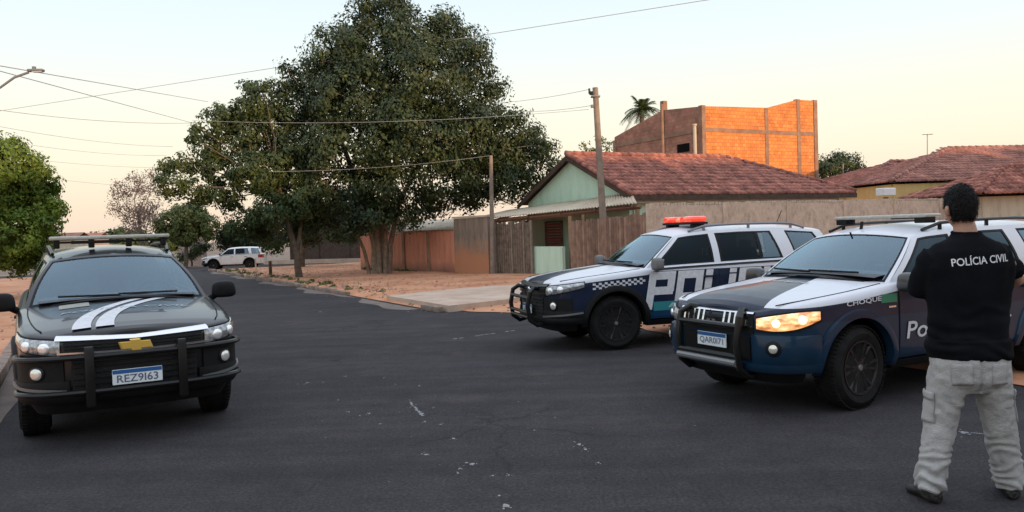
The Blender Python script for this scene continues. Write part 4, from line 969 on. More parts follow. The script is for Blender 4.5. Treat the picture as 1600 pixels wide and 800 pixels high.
def slab(bm, B, a0, a1, zlo, zhi, off, thick=.03, na=12, nz=3, mi=0, bulge=0):
    fl = zlo if callable(zlo) else (lambda t: zlo); fh = zhi if callable(zhi) else (lambda t: zhi)
    rows = []
    for i in range(na+1):
        t = i/na; a = lerp(a0, a1, t); lo, hi = fl(t), fh(t); r = [B.W(a, lo, off-thick)]
        for j in range(nz+1):
            q = j/nz; e = 1-(2*q-1)**4; e2 = 1-(2*t-1)**6
            r.append(B.W(a, lerp(lo, hi, q), off+bulge*e*e2))
        r.append(B.W(a, hi, off-thick)); rows.append([bm.verts.new(p) for p in r])
    for A, C in zip(rows, rows[1:]):
        for j in range(len(A)-1): bm.faces.new((A[j], C[j], C[j+1], A[j+1])).material_index = mi
    for E_ in (rows[0], rows[-1]): bm.faces.new(E_).material_index = mi
def side_panel(bm, B, y0, y1, zlo, zhi, off, side, thick=.01, ny=14, nz=5, hole=None, mi=0):
    rows = []
    for i in range(ny+1):
        y = lerp(y0, y1, i/ny); r = []
        lo = zlo(y) if callable(zlo) else zlo; hi = zhi(y) if callable(zhi) else zhi
        r.append(B.S(y, lo, off-thick, side))
        for j in range(nz+1): r.append(B.S(y, lerp(lo, hi, j/nz), off, side))
        r.append(B.S(y, hi, off-thick, side)); rows.append([bm.verts.new(p) for p in r])
    for A, C in zip(rows, rows[1:]):
        for j in range(len(A)-1): bm.faces.new((A[j], C[j], C[j+1], A[j+1])).material_index = mi
    for E_ in (rows[0], rows[-1]): bm.faces.new(E_).material_index = mi
def text_mesh(name, txt, w, h, fn, m, parent, bold=.02, shear=0.0, spacing=1.0, nosub=False):
    cu = bpy.data.curves.new('lettering', 'FONT'); cu.body = txt; cu.size = 1; cu.offset = bold; cu.shear = shear; cu.space_character = spacing; cu.resolution_u = 3; cu.align_x = 'LEFT'
    to = bpy.data.objects.new('lettering', cu); col.objects.link(to); bpy.context.view_layer.update()
    me = bpy.data.meshes.new_from_object(to.evaluated_get(bpy.context.evaluated_depsgraph_get()))
    bpy.data.objects.remove(to)
    bm = bmesh.new(); bm.from_mesh(me); bpy.data.meshes.remove(me)
    bmesh.ops.triangulate(bm, faces=bm.faces)
    if not nosub:
        le = [e for e in bm.edges if e.calc_length() > .25]
        bmesh.ops.subdivide_edges(bm, edges=le, cuts=2); bmesh.ops.triangulate(bm, faces=bm.faces)
    xs = [v.co.x for v in bm.verts]; ys = [v.co.y for v in bm.verts]; x0, x1, y0, y1 = min(xs), max(xs), min(ys), max(ys)
    for v in bm.verts: v.co = fn((v.co.x-x0)/(x1-x0)*w, (v.co.y-y0)/(y1-y0)*h)
    o = link(name, bm, m, parent, smooth=0, recalc=False); return o

def make_wheel(root, x, y, side, steer=0, rimm=M_rim, r=.388):
    w = empty('wheel', (x*side, y, r)); w.parent = root; w.rotation_euler = (0, 0, steer+(0 if side > 0 else math.pi))
    bm = bmesh.new(); hw = .125    # +x is the outer face in the wheel's frame
    lathe(bm, [(-hw+.02, .25), (-hw, .30), (-hw+.005, r-.05), (-hw+.035, r-.012), (-.06, r), (.06, r), (hw-.035, r-.012), (hw-.005, r-.05), (hw+.008, .32), (hw, .275), (hw-.02, .245)], 'X', 48)
    for k in range(60):     # tread blocks
        a = k*2*math.pi/60
        for sx in (-.085, -.03, .03, .085):
            M_ = Matrix.Rotation(a+(sx*8), 4, 'X') @ Matrix.Translation((sx, 0, r-.002)); box(bm, (0, 0, 0), (.046, .026, .014), 0, 0, 0, M_)
    t = link('tyre', bm, M_rubber, w)
    bm = bmesh.new()
    lathe(bm, [(-hw+.03, .2), (-hw+.02, .245), (hw-.03, .25), (hw-.004, .252), (hw-.006, .236), (hw-.035, .225), (-.02, .20), (-.03, .0501)], 'X', 40)
    n = 6
    for k in range(n):
        for dd in (-.17, .17):
            a = k*2*math.pi/n+dd; a2 = k*2*math.pi/n+dd*.75
            p0 = Vector((hw-.035, math.cos(a2)*.045, math.sin(a2)*.045)); p1 = Vector((hw-.022, math.cos(a)*.238, math.sin(a)*.238))
            tube(bm, [p0, p0.lerp(p1, .5)+Vector((-.006, 0, 0)), p1], [.02, .016, .02], 6)
    lathe(bm, [(-.03, .068), (hw-.035, .068), (hw-.02, .055), (hw-.018, .01)], 'X', 20)
    link('rim', bm, rimm, w)
    bm = bmesh.new(); lathe(bm, [(-.06, .17), (-.045, .17), (-.04, .0501)], 'X', 28); link('brake_disc', bm, M_metal, w)
    bm = bmesh.new(); lathe(bm, [(hw-.018, .03), (hw-.008, .026), (hw-.006, .004)], 'X', 16); link('hub_cap', bm, M_metal, w)
    return w

def make_car(root, P, paint, kind='suv', glass_rear_light=True, lit=False, arches=True):
    B = Body(P); N_ = len(B.o); K = 14
    mats = [paint, M_under, M_black]
    bm = bmesh.new(); nz = 12
    def ring(t, sg):
        r = []
        for i in range(N_):
            zt_ = B.zt(B.o[i].y); z = lerp(P['z0'], zt_, t); p = B.W(B.L[i]*1.0, z); r.append(Vector((p.x*sg, p.y, z)))
        return r
    ts = [0, .08, .16, .26, .38, .5, .62, .72, .80, .86, .90, .935, .965, .985, 1.0]
    for sg in (1, -1):
        rs = [[bm.verts.new(p) for p in ring(t, sg)] for t in ts]
        for A, C in zip(rs, rs[1:]):
            for i in range(N_-1): bm.faces.new((A[i], A[i+1], C[i+1], C[i]))
    for top in (True, False):
        prev = None
        for i in range(N_):
            zt_ = B.zt(B.o[i].y); z = zt_ if top else P['z0']; e = B.W(B.L[i], z); row = []
            for k in range(K+1):
                s = lerp(-1, 1, k/K); x = e.x*s; zz = z+(interp(e.y, P['crown'])*(1-s*s)*min(1, e.x/.3) if top else 0); row.append(bm.verts.new((x, e.y, zz)))
            if prev:
                for k in range(K):
                    f = bm.faces.new((prev[k], prev[k+1], row[k+1], row[k]))
                    if top and e.y < -.62 and abs((k+.5)/K-.5) < .40 and e.y > -3.85: f.material_index = 2
            prev = row
    bmesh.ops.remove_doubles(bm, verts=bm.verts, dist=.0008)
    bmesh.ops.dissolve_degenerate(bm, edges=bm.edges, dist=.0008)
    body = link('body', bm, mats, root, smooth=30)
    # wheel arches cut out of the closed shell
    bm = bmesh.new(); ar = .455
    for yc in (0, -P['wb']):
        for sg in (1, -1):
            rr_ = []
            for xx in (.58, 1.3):
                rr_.append([bm.verts.new((xx*sg, yc+ar*math.cos(k*2*math.pi/48), .40+ar*math.sin(k*2*math.pi/48))) for k in range(48)])
            for k in range(48): bm.faces.new((rr_[0][k], rr_[0][(k+1) % 48], rr_[1][(k+1) % 48], rr_[1][k])).material_index = 1
            bm.faces.new(rr_[0]).material_index = 1; bm.faces.new(rr_[1]).material_index = 1
    cut = link('cutter', bm, mats, root, smooth=0)
    md = body.modifiers.new('arch', 'BOOLEAN'); md.operation = 'DIFFERENCE'; md.solver = 'EXACT'; md.object = cut; md.material_mode = 'INDEX'
    bpy.context.view_layer.update()
    me = bpy.data.meshes.new_from_object(body.evaluated_get(bpy.context.evaluated_depsgraph_get())); body.modifiers.clear(); old = body.data; body.data = me; bpy.data.meshes.remove(old)
    bpy.data.objects.remove(cut); me.name = 'body'
    # seams of the bonnet
    bm = bmesh.new()
    for sg in (1, -1):
        tube(bm, [B.H(sg*(B.xe(y)-.035-.03*max(0, y)), y, .0005) for y in [(.78-.12*i) for i in range(11)]], .006, 5)
    tube(bm, [B.W(a, B.zt(B.out(a)[0].y)-.012, -.028) for a in [-.62+.124*i for i in range(11)]], .007, 5)
    link('bonnet_seam', bm, M_black, root)
    bm = bmesh.new()   # cowl strip and wipers below the windscreen
    grid(bm, lambda s, t: Vector((lerp(-.70, .70, s), lerp(-.47, -.385, t)+.15*(1-(2*s-1)**2), B.zt(-.42)+.058*(1-(2*s-1)**2)+.012+.01*(1-t))), 16, 2)
    for x0, x1 in ((-.55, .02), (.0, .56)):
        tube(bm, [(x0, -.50+.13*(1-(x0/.8)**2), 1.235), (x1, -.52+.14*(1-(x1/.8)**2), 1.245)], .011, 5)
    link('wiper_cowl', bm, M_black, root)
    # cabin
    rail = lambda y: interp(y, P['zrail']); XR = lambda y: interp(y, P['xr']); cols = P['cols']
    def side_pt(yb, yt, t, sg, off=0):
        zb = B.zt(yb)-.008; x = lerp(B.xe(yb)-.002, XR(yt), t)+.028*math.sin(math.pi*t)+off
        return Vector((x*sg, lerp(yb, yt, t), lerp(zb, rail(yt), t)))
    yb0, yt0 = cols[0][:2]; yb1, yt1 = cols[-1][:2]
    def ws(s, t, off=0):
        zb, zt_ = B.zt(yb0)-.008, rail(yt0); x = s*(lerp(B.xe(yb0)-.002, XR(yt0), t)+.028*math.sin(math.pi*t)); c = 1-s*s
        return Vector((x, lerp(yb0, yt0, t)+lerp(.15, .10, t)*c+off, lerp(zb, zt_, t)+lerp(.062, P['roofcrown']*.62, t)*c+off*.6+.015*math.sin(math.pi*t)))
    def rw(s, t, off=0):
        x = s*(lerp(B.xe(yb1)-.002, XR(yt1), t)+.028*math.sin(math.pi*t)); c = 1-s*s
        return Vector((x, lerp(yb1, yt1, t)-.06*c+off, lerp(B.zt(yb1)-.008, rail(yt1), t)+lerp(0, P['roofcrown']*.7, t)*c))
    bm = bmesh.new(); rowt = [(0, 'b'), (.05, 't'), (.09, 'h'), (.87, 't'), (.915, 'b'), (1, None)]
    for sg in (1, -1):
        for (c0, c1) in zip(cols, cols[1:]):
            for (r0, r1) in zip(rowt, rowt[1:]):
                ct, rt = c0[2], r0[1]
                if ct == 'h' and rt == 'h': continue
                mi = 1 if (ct in 'ht' and rt in 'ht') else 0; nn = 5 if ct == 'h' else 1; mm = 6 if rt == 'h' else 1
                grid(bm, lambda u, v: side_pt(lerp(c0[0], c1[0], u), lerp(c0[1], c1[1], u), lerp(r0[0], r1[0], v), sg), nn, mm, mi)
    for fn, sc_, rc in ((ws, [(-1, 'b'), (-.955, 't'), (-.93, 'h'), (.93, 't'), (.955, 'b'), (1, None)], [(0, 't'), (.05, 'h'), (.93, 't'), (.955, 'b'), (1, None)]), (rw, [(-1, 'b'), (-.88, 't'), (-.85, 'h'), (.85, 't'), (.88, 'b'), (1, None)], [(0, 'b'), (.08, 't'), (.13, 'h'), (.85, 't'), (.9, 'b'), (1, None)])):
        for (c0, c1) in zip(sc_, sc_[1:]):
            for (r0, r1) in zip(rc, rc[1:]):
                ct, rt = c0[1], r0[1]
                if ct == 'h' and rt == 'h': continue
                mi = 1 if (ct in 'ht' and rt in 'ht') else 0; nn = 12 if ct == 'h' else 1; mm = 6 if rt == 'h' else 1
                grid(bm, lambda u, v: fn(lerp(c0[0], c1[0], u), lerp(r0[0], r1[0], v)), nn, mm, mi)
    def roof(u, v):
        s = lerp(-1, 1, v); y = lerp(yt0, yt1, u); c = 1-s*s; bow = .10*c*max(0, 1-u/.25) - .06*c*max(0, (u-.9)/.1)
        return Vector((s*XR(y), y+bow, rail(y)+P['roofcrown']*lerp(.62, 1, min(1, u/.12))*(c if abs(s) < .999 else 0)*lerp(1, .7, max(0, (u-.9)/.1))))
    grid(bm, roof, 24, 16)
    bmesh.ops.remove_doubles(bm, verts=bm.verts, dist=.002)
    link('cabin', bm, [paint, M_black], root, smooth=40)
    bm = bmesh.new(); grid(bm, lambda u, v: ws(lerp(-.935, .935, u), lerp(.045, .935, v), -.004), 20, 10); link('windscreen', bm, M_wind, root, recalc=False)
    bm = bmesh.new(); grid(bm, lambda u, v: rw(lerp(-.86, .86, u), lerp(.12, .86, v), .004), 12, 6); link('rear_window', bm, M_side, root, recalc=False)
    hc = [(a, b) for a, b in zip(cols, cols[1:]) if a[2] == 'h']
    for sg in (1, -1):
        for k, (c0, c1) in enumerate(hc):
            bm = bmesh.new(); grid(bm, lambda u, v: side_pt(lerp(c0[0]+.01, c1[0]-.01, u), lerp(c0[1]+.01, c1[1]-.01, u), lerp(.08, .88, v), sg, -.006), 8, 6)
            if k == 1 and P['div']:
                bmesh.ops.delete(bm, geom=[f for f in bm.faces if f.calc_center_median().y < P['div']], context='FACES')
                g2 = bmesh.new(); grid(g2, lambda u, v: side_pt(lerp(P['div']-.0, c1[0]-.01, u), lerp(P['div'], c1[1]-.01, u), lerp(.08, .88, v), sg, -.004), 4, 6); link('quarter_window', g2, M_wind, root, recalc=False)
                g3 = bmesh.new(); grid(g3, lambda u, v: side_pt(lerp(P['div']+.03, P['div']-.03, u), lerp(P['div']+.03, P['div']-.03, u), lerp(.07, .89, v), sg, 0), 1, 6); link('window_divider', g3, M_black, root, recalc=False)
            link('side_window', bm, M_wind if k == 2 else M_side, root, recalc=False)
    # doors, handles
    def door_lo(yc):
        def f(y):
            dd = abs(y-yc); z = P['z0']+.03
            return z if dd > .50 else max(z, .40+math.sqrt(max(0, .50**2-dd**2)))
        return f
    for sg in (1, -1):
        for (ya, yb, yc) in ((-.56, -1.655, 0), (-1.668, -2.74, -P['wb'])):
            bm = bmesh.new(); side_panel(bm, B, ya, yb, door_lo(yc), lambda y: B.zt(y)-.055, .0045, sg, .008, 24, 9); d_ = link('door', bm, paint, root, smooth=30)
            bm = bmesh.new(); yh = yb+.16; side_panel(bm, B, yh+.10, yh-.10, .985, 1.012, .045, sg, .012, 6, 2)
            for q in (.09, -.09): p = B.S(yh+q, .998, .02, sg); box(bm, p, (.05, .025, .022))
            link('handle', bm, paint if kind != 'plain' else M_black, d_)
        bm = bmesh.new(); side_panel(bm, B, -.50, -P['wb']+.50, P['z0']-.10, P['z0']-.02, .02, sg, .16, 10, 2); link('side_step', bm, M_black, root)
        bm = bmesh.new(); side_panel(bm, B, -.62, -3.72, lambda y: B.zt(y)-.034, lambda y: B.zt(y)-.008, .016, sg, .02, 30, 1); link('belt_trim', bm, M_black, root)
        bm = bmesh.new(); side_panel(bm, B, -3.70, -3.706, P['z0']+.1, lambda y: B.zt(y)-.1, .003, sg, .01, 1, 4); link('body_seam', bm, M_under, root)
        bm = bmesh.new(); side_panel(bm, B, -.545, -.551, P['z0']+.1, lambda y: B.zt(y)-.06, .003, sg, .01, 1, 4); link('body_seam', bm, M_under, root)
        # wheel-arch flares
        for yc in (0, -P['wb']):
            bm = bmesh.new(); n = 30; rows = []
            for i in range(n+1):
                a = math.pi*(i/n)*1.06-.03*math.pi; r_ = []
                for rad, off in ((.535, .002), (.525, .028), (.48, .038), (.452, .034), (.448, -.05)):
                    y, z = yc+rad*math.cos(a), .40+rad*math.sin(a); z = max(z, .36); r_.append(bm.verts.new(B.S(y, z, off, sg)))
                rows.append(r_)
            for A, C in zip(rows, rows[1:]):
                for j in range(4): bm.faces.new((A[j], A[j+1], C[j+1], C[j]))
            link('wheel_arch', bm, P.get('archmat', paint), root)
    bm = bmesh.new(); box(bm, (0, -1.5, .40), (1.15, 4.4, .12)); box(bm, (0, 0, .34), (1.3, .1, .1)); box(bm, (0, -P['wb'], .34), (1.4, .12, .12)); box(bm, (0, .55, .45), (1.1, .5, .22)); link('chassis', bm, M_under, root)
    # mirrors
    for sg in (1, -1):
        bm = bmesh.new(); r0 = bmesh.ops.create_icosphere(bm, subdivisions=3, radius=1)
        for v in bm.verts:
            c = v.co; k = .55
            c.x, c.y, c.z = [math.copysign(abs(q)**k, q) for q in c]; c.x *= .125*(1-.1*c.z); c.y *= .075*(1 if c.y > 0 else .5); c.z *= .092
            v.co = c+Vector((sg*P.get('mx', 1.055), -.60, P.get('mz', 1.215)))
        tube(bm, [B.S(-.66, 1.09, -.02, sg)+Vector((0, 0, .02)), (sg*.98, -.62, 1.16)], .035, 8)
        mo = link('wing_mirror', bm, P.get('mirror', M_black), root, smooth=60)
        bm = bmesh.new(); box(bm, (sg*P.get('mx', 1.055), -.642, P.get('mz', 1.215)), (.19, .006, .14), 0, .002); link('mirror_glass', bm, M_chrome, mo)
    # seats, wheel, dash
    for x in (-.38, .38):
        bm = bmesh.new(); box(bm, (x, -1.50, 1.16), (.50, .16, .50), 0, .05); box(bm, (x, -1.50, 1.46), (.26, .11, .17), 0, .045); tube(bm, [(x-.06, -1.5, 1.38), (x-.06, -1.5, 1.44)], .01, 6); tube(bm, [(x+.06, -1.5, 1.38), (x+.06, -1.5, 1.44)], .01, 6)
        link('seat', bm, M_seat, root)
    bm = bmesh.new(); box(bm, (0, -2.45, 1.18), (1.25, .16, .42), 0, .05)
    for x in (-.4, 0, .4): box(bm, (x, -2.45, 1.43), (.24, .1, .14), 0, .04)
    link('rear_seat', bm, M_seat, root)
    bm = bmesh.new(); c = Vector((-.38, -.98, 1.17)); rg = []
    for k in range(21): a = k*2*math.pi/20; rg.append(c+Vector((math.cos(a)*.18, math.sin(a)*.07, math.sin(a)*.165)))
    tube(bm, rg, .015, 6); box(bm, c, (.3, .03, .06)); link('steering_wheel', bm, M_black, root)
    bm = bmesh.new(); grid(bm, lambda s, t: Vector((lerp(-.74, .74, s), lerp(-.98, -.42, t)+.08*(1-(2*s-1)**2), 1.19+.03*math.sin(t*math.pi)+.03*(1-(2*s-1)**2))), 10, 6); box(bm, (0, -.97, 1.12), (1.4, .03, .2)); link('dashboard', bm, M_seat, root)
    bm = bmesh.new(); box(bm, (0, -1.02, 1.54), (.22, .03, .06), 0, .01); tube(bm, [(0, -.99, 1.62), (0, -1.02, 1.55)], .01, 5); link('rear_view_mirror', bm, M_black, root)
    # tail lamps and wheels
    for sg in (1, -1):
        bm = bmesh.new(); a0 = B.a_of_y(-3.55); slab(bm, B, sg*a0, sg*(a0+.55), .88, 1.12, .012, .03, 8, 2); link('tail_lamp', bm, mat('red_lens', (.35, .02, .02), .15, coat=1), root)
        make_wheel(root, .79, 0, sg, P.get('steer', 0)); make_wheel(root, .79, -P['wb'], sg)
    return B

def plate(root, pos, txt, seed=0, tilt=0):
    bm = bmesh.new(); box(bm, pos, (.40, .012, .13), 0, .002); pl = link('number_plate', bm, mat('plate_white', (.74, .78, .82), .4), root, smooth=0)
    bm = bmesh.new(); y = pos[1]+.0075; quad(bm, *[Vector((pos[0]+x, y, pos[2]+z)) for x, z in ((-.197, .028), (.197, .028), (.197, .062), (-.197, .062))]); link('plate_band', bm, mat('plate_blue', (.02, .11, .32), .4), pl, smooth=0, recalc=False)
    text_mesh('plate_number', txt, .33, .068, lambda u, v: Vector((pos[0]+.165-u, y+.001, pos[2]-.05+v)), mat('plate_ink', (.10, .13, .20), .6), pl, .012, nosub=True)
    return pl

M_bpaint = mat('black_car_paint', (.007, .008, .011), .3, c2=(.012, .012, .014), vscale=3, coat=.55, detail=8, spec=.35)
M_cpaint = livery('navy_white_paint', (.011, .019, .045), [(-4, 1.15), (-2.9, 1.14), (-2.6, 1.105), (-.6, 1.105), (-.5, 1.06), (.5, .985), (.75, .955), (1, .95)], hood_w=(.12, .26), lowband=(.60, .40, (.010, .045, .11), -.4))
M_dpaint = livery('deep_navy_white_paint', (.006, .015, .040), [(-4, 1.085), (-.7, 1.085), (-.45, 1.055), (0, 1.01), (.45, .985), (.62, .98), (1, .975)], hood_w=(.27, .33), lowband=(.84, .40, (.006, .028, .060), .95))
M_wpaint = mat('white_car_paint', (.70, .70, .70), .32, vary=.05, coat=.6)

def rot_root(name, x, y, heading_deg, label, cat, group):
    r = empty(name, (x, y, 0), R(heading_deg-90)); tag(r, label, cat, group); return r
def roundlamp(bm, B, a, z, r, off, n=20, depth=.02):
    c = B.W(a, z, off); q = B.W(a, z, off+1)-c; q.z = 0; q.normalize(); t = Vector((-q.y, q.x, 0)); up = Vector((0, 0, 1))
    rings = []
    for rad, d in ((r, -depth), (r, 0), (r*.9, .006), (r*.5, .012), (r*.02, .014)): rings.append([bm.verts.new(c+q*d+t*math.cos(k*2*math.pi/n)*rad+up*math.sin(k*2*math.pi/n)*rad) for k in range(n)])
    for A, C in zip(rings, rings[1:]):
        for k in range(n): bm.faces.new((A[k], A[(k+1) % n], C[(k+1) % n], C[k]))
    bm.faces.new(rings[-1])

AE = lambda B: B.a_of_y(.47)
def trail_front(root, B, paint, black=True):
    ae = AE(B)
    """two-deck grille, swept headlamps, black lower bumper with fog lamps"""
    gr = empty('front_grille'); gr.parent = root
    bm = bmesh.new(); slab(bm, B, -.56, .56, .795, .935, .012, .03, 16, 3); slab(bm, B, -.50, .50, .50, .775, .018, .03, 16, 4); link('mesh', bm, mat('grille_mesh', (.012, .012, .013), .6, bump=1, bscale=120), gr)
    bm = bmesh.new()
    slab(bm, B, -.62, .62, lambda t: .925+.022*abs(2*t-1), lambda t: .955+.03*abs(2*t-1), .03, .03, 20, 2); slab(bm, B, -.60, .60, lambda t: .815+.012*abs(2*t-1), lambda t: .832+.012*abs(2*t-1), .034, .03, 20, 2)
    link('chrome_bar', bm, M_chrome if black else M_steel_black, gr)
    bm = bmesh.new()
    for z in (.835, .865, .895): slab(bm, B, -.55, .55, z, z+.008, .02, .02, 16, 1)
    for z in (.55, .60, .65, .70, .74): slab(bm, B, -.49, .49, z, z+.01, .026, .02, 16, 1)
    link('slat', bm, M_black, gr)
    # gold cross-shaped emblem
    bm = bmesh.new(); y = B.W(0, .865, .034).y; o_ = [(-.125, -.028), (-.105, .028), (-.038, .028), (-.032, .045), (.045, .045), (.038, .028), (.125, .028), (.105, -.028), (.038, -.028), (.032, -.045), (-.045, -.045), (-.038, -.028)]
    F_ = [bm.verts.new((x, y+.02, .866+z)) for x, z in o_]; G_ = [bm.verts.new((x*1.12, y, .866+z*1.2)) for x, z in o_]; bm.faces.new(F_); n = len(o_)
    for i in range(n): bm.faces.new((F_[i], G_[i], G_[(i+1) % n], F_[(i+1) % n]))
    link('emblem', bm, M_gold if black else M_chrome, root, smooth=0)
    for sg in (1, -1):
        hl = empty('headlight'); hl.parent = root
        lo = lambda t: .815+.085*t+.03*t*t; hi = lambda t: .945+.055*t
        bm = bmesh.new(); slab(bm, B, sg*.585, sg*1.20, lo, hi, .012, .035, 16, 3, bulge=.012); link('lens', bm, M_lens, hl)
        bm = bmesh.new(); slab(bm, B, sg*.575, sg*1.215, lambda t: lo(t)-.016, lambda t: hi(t)+.012, .006, .03, 16, 2); link('bezel', bm, M_black, hl)
        bm = bmesh.new(); roundlamp(bm, B, sg*.70, .885, .048, .030); roundlamp(bm, B, sg*.86, .905, .046, .030); _ = explode(link('bulb', bm, M_refl, hl))
    # bumper
    bm = bmesh.new(); slab(bm, B, -ae, ae, .41, .50, .045, .09, 34, 3, bulge=.015); slab(bm, B, -ae+.03, -.52, .48, .60, .035, .05, 12, 3, bulge=.01); slab(bm, B, .52, ae-.03, .48, .60, .035, .05, 12, 3, bulge=.01)
    slab(bm, B, -1.1, 1.1, .30, .415, -.01, .12, 24, 2)
    link('bumper', bm, M_black, root)
    bm = bmesh.new()
    for sg in (1, -1): slab(bm, B, sg*.56, sg*1.02, .59, .78, .03, .05, 10, 3)
    explode(link('lamp_recess', bm, M_black, root))
    bm = bmesh.new()
    for sg in (1, -1): slab(bm, B, sg*.54, sg*(ae-.05), lambda t: .50+.06*t, lambda t: .525+.06*t, .055, .03, 10, 1)
    explode(link('bumper_trim', bm, M_metal, root))
    for sg in (1, -1):
        bm = bmesh.new(); roundlamp(bm, B, sg*.76, .675, .050, .045, depth=.03); fl = link('fog_lamp', bm, M_foglens, root)
        bm = bmesh.new(); roundlamp(bm, B, sg*.76, .675, .066, .036, depth=.02); link('ring', bm, M_steel_black, fl)

# ---- black police car at left
A_ = rot_root('black_police_car', -3.85, 7.9, -59.7, 'black police sport utility car with white bonnet stripes parked at the left kerb, facing us', 'police car', None)
BA = make_car(A_, dict(SUV, archmat=M_black, steer=R(0)), M_bpaint); trail_front(A_, BA, M_bpaint)
plate(A_, Vector((.0, 1.055, .60)), 'REZ9I63')
bm = bmesh.new()     # push bar: two flat uprights, two full-width rails
def bar_rail(z, y_c, aw, r=.024):
    pts = [BA.W(a, .7, .075 if abs(a) < .9 else .075-.05*min(1, (abs(a)-.9)/.2)) for a in [lerp(-aw, aw, i/26) for i in range(27)]]
    for p in pts: p.z = z
    tube(bm, pts, r, 8)
bar_rail(.80, 0, 1.10); bar_rail(.50, 0, 1.08)
for sg in (1, -1):
    y0 = BA.W(.37, .7, .085).y; box(bm, (sg*.37, y0, .63), (.075, .06, .52), 0, .012); tube(bm, [(sg*.37, y0, .48), (sg*.42, .7, .44)], .03, 8)
link('push_bar', bm, M_steel_black, A_)
bm = bmesh.new()     # twin stripes sweeping over the bonnet
def stripe(c0, off0, w):
    n = 22; prev = None
    for i in range(n+1):
        t = i/n; y = lerp(.86, -.30, t); x = c0+off0*0+(-.05*t-.55*t*t)*1.0; ww = w*(1-.35*t); a, b = BA.H(x-ww, y, .004), BA.H(x+ww, y, .004)
        cur = (bm.verts.new(a), bm.verts.new(b))
        if prev: bm.faces.new((prev[0], prev[1], cur[1], cur[0]))
        prev = cur
stripe(.41, 0, .075); stripe(.225, 0, .075)
link('bonnet_stripe', bm, M_whitetext, A_, smooth=0, recalc=False)
text_mesh('bonnet_lettering', 'POLÍCIA CIVIL', 1.12, .095, lambda u, v: BA.H(.56-u, .20+v*-1.0+.03, .004), mat('grey_vinyl', (.33, .34, .37), .5), A_, .012, shear=.2)
bm = bmesh.new(); grid(bm, lambda s, t: BA.H(lerp(.30, .56, s), lerp(-.05, -.26, t), .004), 6, 4); link('bonnet_badge', bm, mat('badge_vinyl', (.36, .33, .25), .5, c2=(.22, .24, .24), vscale=16), A_, smooth=0, recalc=False)
def roof_rails(root, P, z=1.0, m=M_steel_black):
    bm = bmesh.new()
    for sg in (1, -1):
        pts = []
        for i in range(9):
            y = lerp(-1.35, -3.4, i/8); pts.append(Vector((sg*(interp(y, P['xr'])-.04), y, interp(y, P['zrail'])+.075*(1 if 0 < i < 8 else .35))))
        tube(bm, pts, .018, 8)
        for i in (1, 4, 7): p = pts[i]; tube(bm, [p, p-Vector((0, 0, .08))], .022, 6)
    link('roof_rail', bm, m, root)
roof_rails(A_, SUV)
M_beam = mat('light_bar_lens', (.40, .385, .34), .3, vary=.15, vscale=20, coat=.6)
bm = bmesh.new(); box(bm, (0, -1.42, 1.838), (1.22, .26, .042), 0, .016); lb = link('light_bar', bm, M_beam, A_)
bm = bmesh.new()
for x in (-.54, -.18, .2, .54): box(bm, (x, -1.36, 1.775), (.06, .10, .10), 0, .01)
box(bm, (0, -1.36, 1.79), (1.16, .03, .02)); explode(link('light_bar_foot', bm, M_black, lb))
bm = bmesh.new(); box(bm, (.15, -1.33, 1.79), (.5, .05, .035), 0, .008); link('siren_horn', bm, M_black, lb)

# ---- white and navy police SUV in the middle
C_ = rot_root('patrol_car', 1.21, 12.28, 196.7, 'white patrol car with red roof beacon and huge white door lettering, parked on the verge', 'police car', 'white and navy patrol cars')
BC = make_car(C_, dict(SUV, archmat=M_black, steer=R(-4), mirror=mat('grey_mirror', (.13, .125, .125), .5)), M_cpaint); trail_front(C_, BC, M_cpaint, False)
plate(C_, Vector((.0, 1.05, .60)), 'QAO1E74')
def bull(root, B, y, x, z0, z1, r=.03, tops=True):
    bm = bmesh.new()
    for sg in (1, -1):
        tube(bm, [(sg*(x+.03), y-.32, z0+.03), (sg*(x+.01), y-.12, z0-.02), (sg*x, y-.01, z0+.06), (sg*x, y+.02, (z0+z1)/2), (sg*x, y-.02, z1-.06), (sg*(x-.05), y-.10, z1), (sg*(x-.10), y-.20, z1-.02)], r, 10)
    for z, yy, rr_ in ((z1-.14, y-.0, r*.8), (z0+.17, y+.012, r*.75), (z0+.10, y+.008, r*.75)): tube(bm, [(-x, yy, z), (x, yy, z)], rr_, 8)
    return link('bull_bar', bm, M_steel_black, root)
bull(C_, BC, 1.16, .42, .40, .92, .034)
bm = bmesh.new()      # chequered band on the front wing and white letters on the doors
def cell(y0, y1, z0, z1, side=-1, off=.006, sh=0): quad(bm, BC.S(y0, z0, off, side), BC.S(y1, z0, off, side), BC.S(y1+sh, z1, off, side), BC.S(y0+sh, z1, off, side))
for side in (-1, 1):
    for i in range(18):
        for j in range(3):
            if (i+j) % 2 == 0: y = .36-i*.045; zz = .885+(i*.0030)+j*.030; cell(y, y-.045, zz, zz+.030, side)
explode(link('chequer_band', bm, M_whitetext, C_, smooth=0, recalc=False))
def word(root, B, txt, y0, y1, zf, hgt, m, side=-1, off=.013, **kw):
    L = abs(y1-y0)
    def fn(u, v):
        y = y0-u if side < 0 else y1+u
        return B.S(y, zf(y)+v, off, side)
    return text_mesh('door_lettering', txt, L, hgt, fn, m, root, **kw)
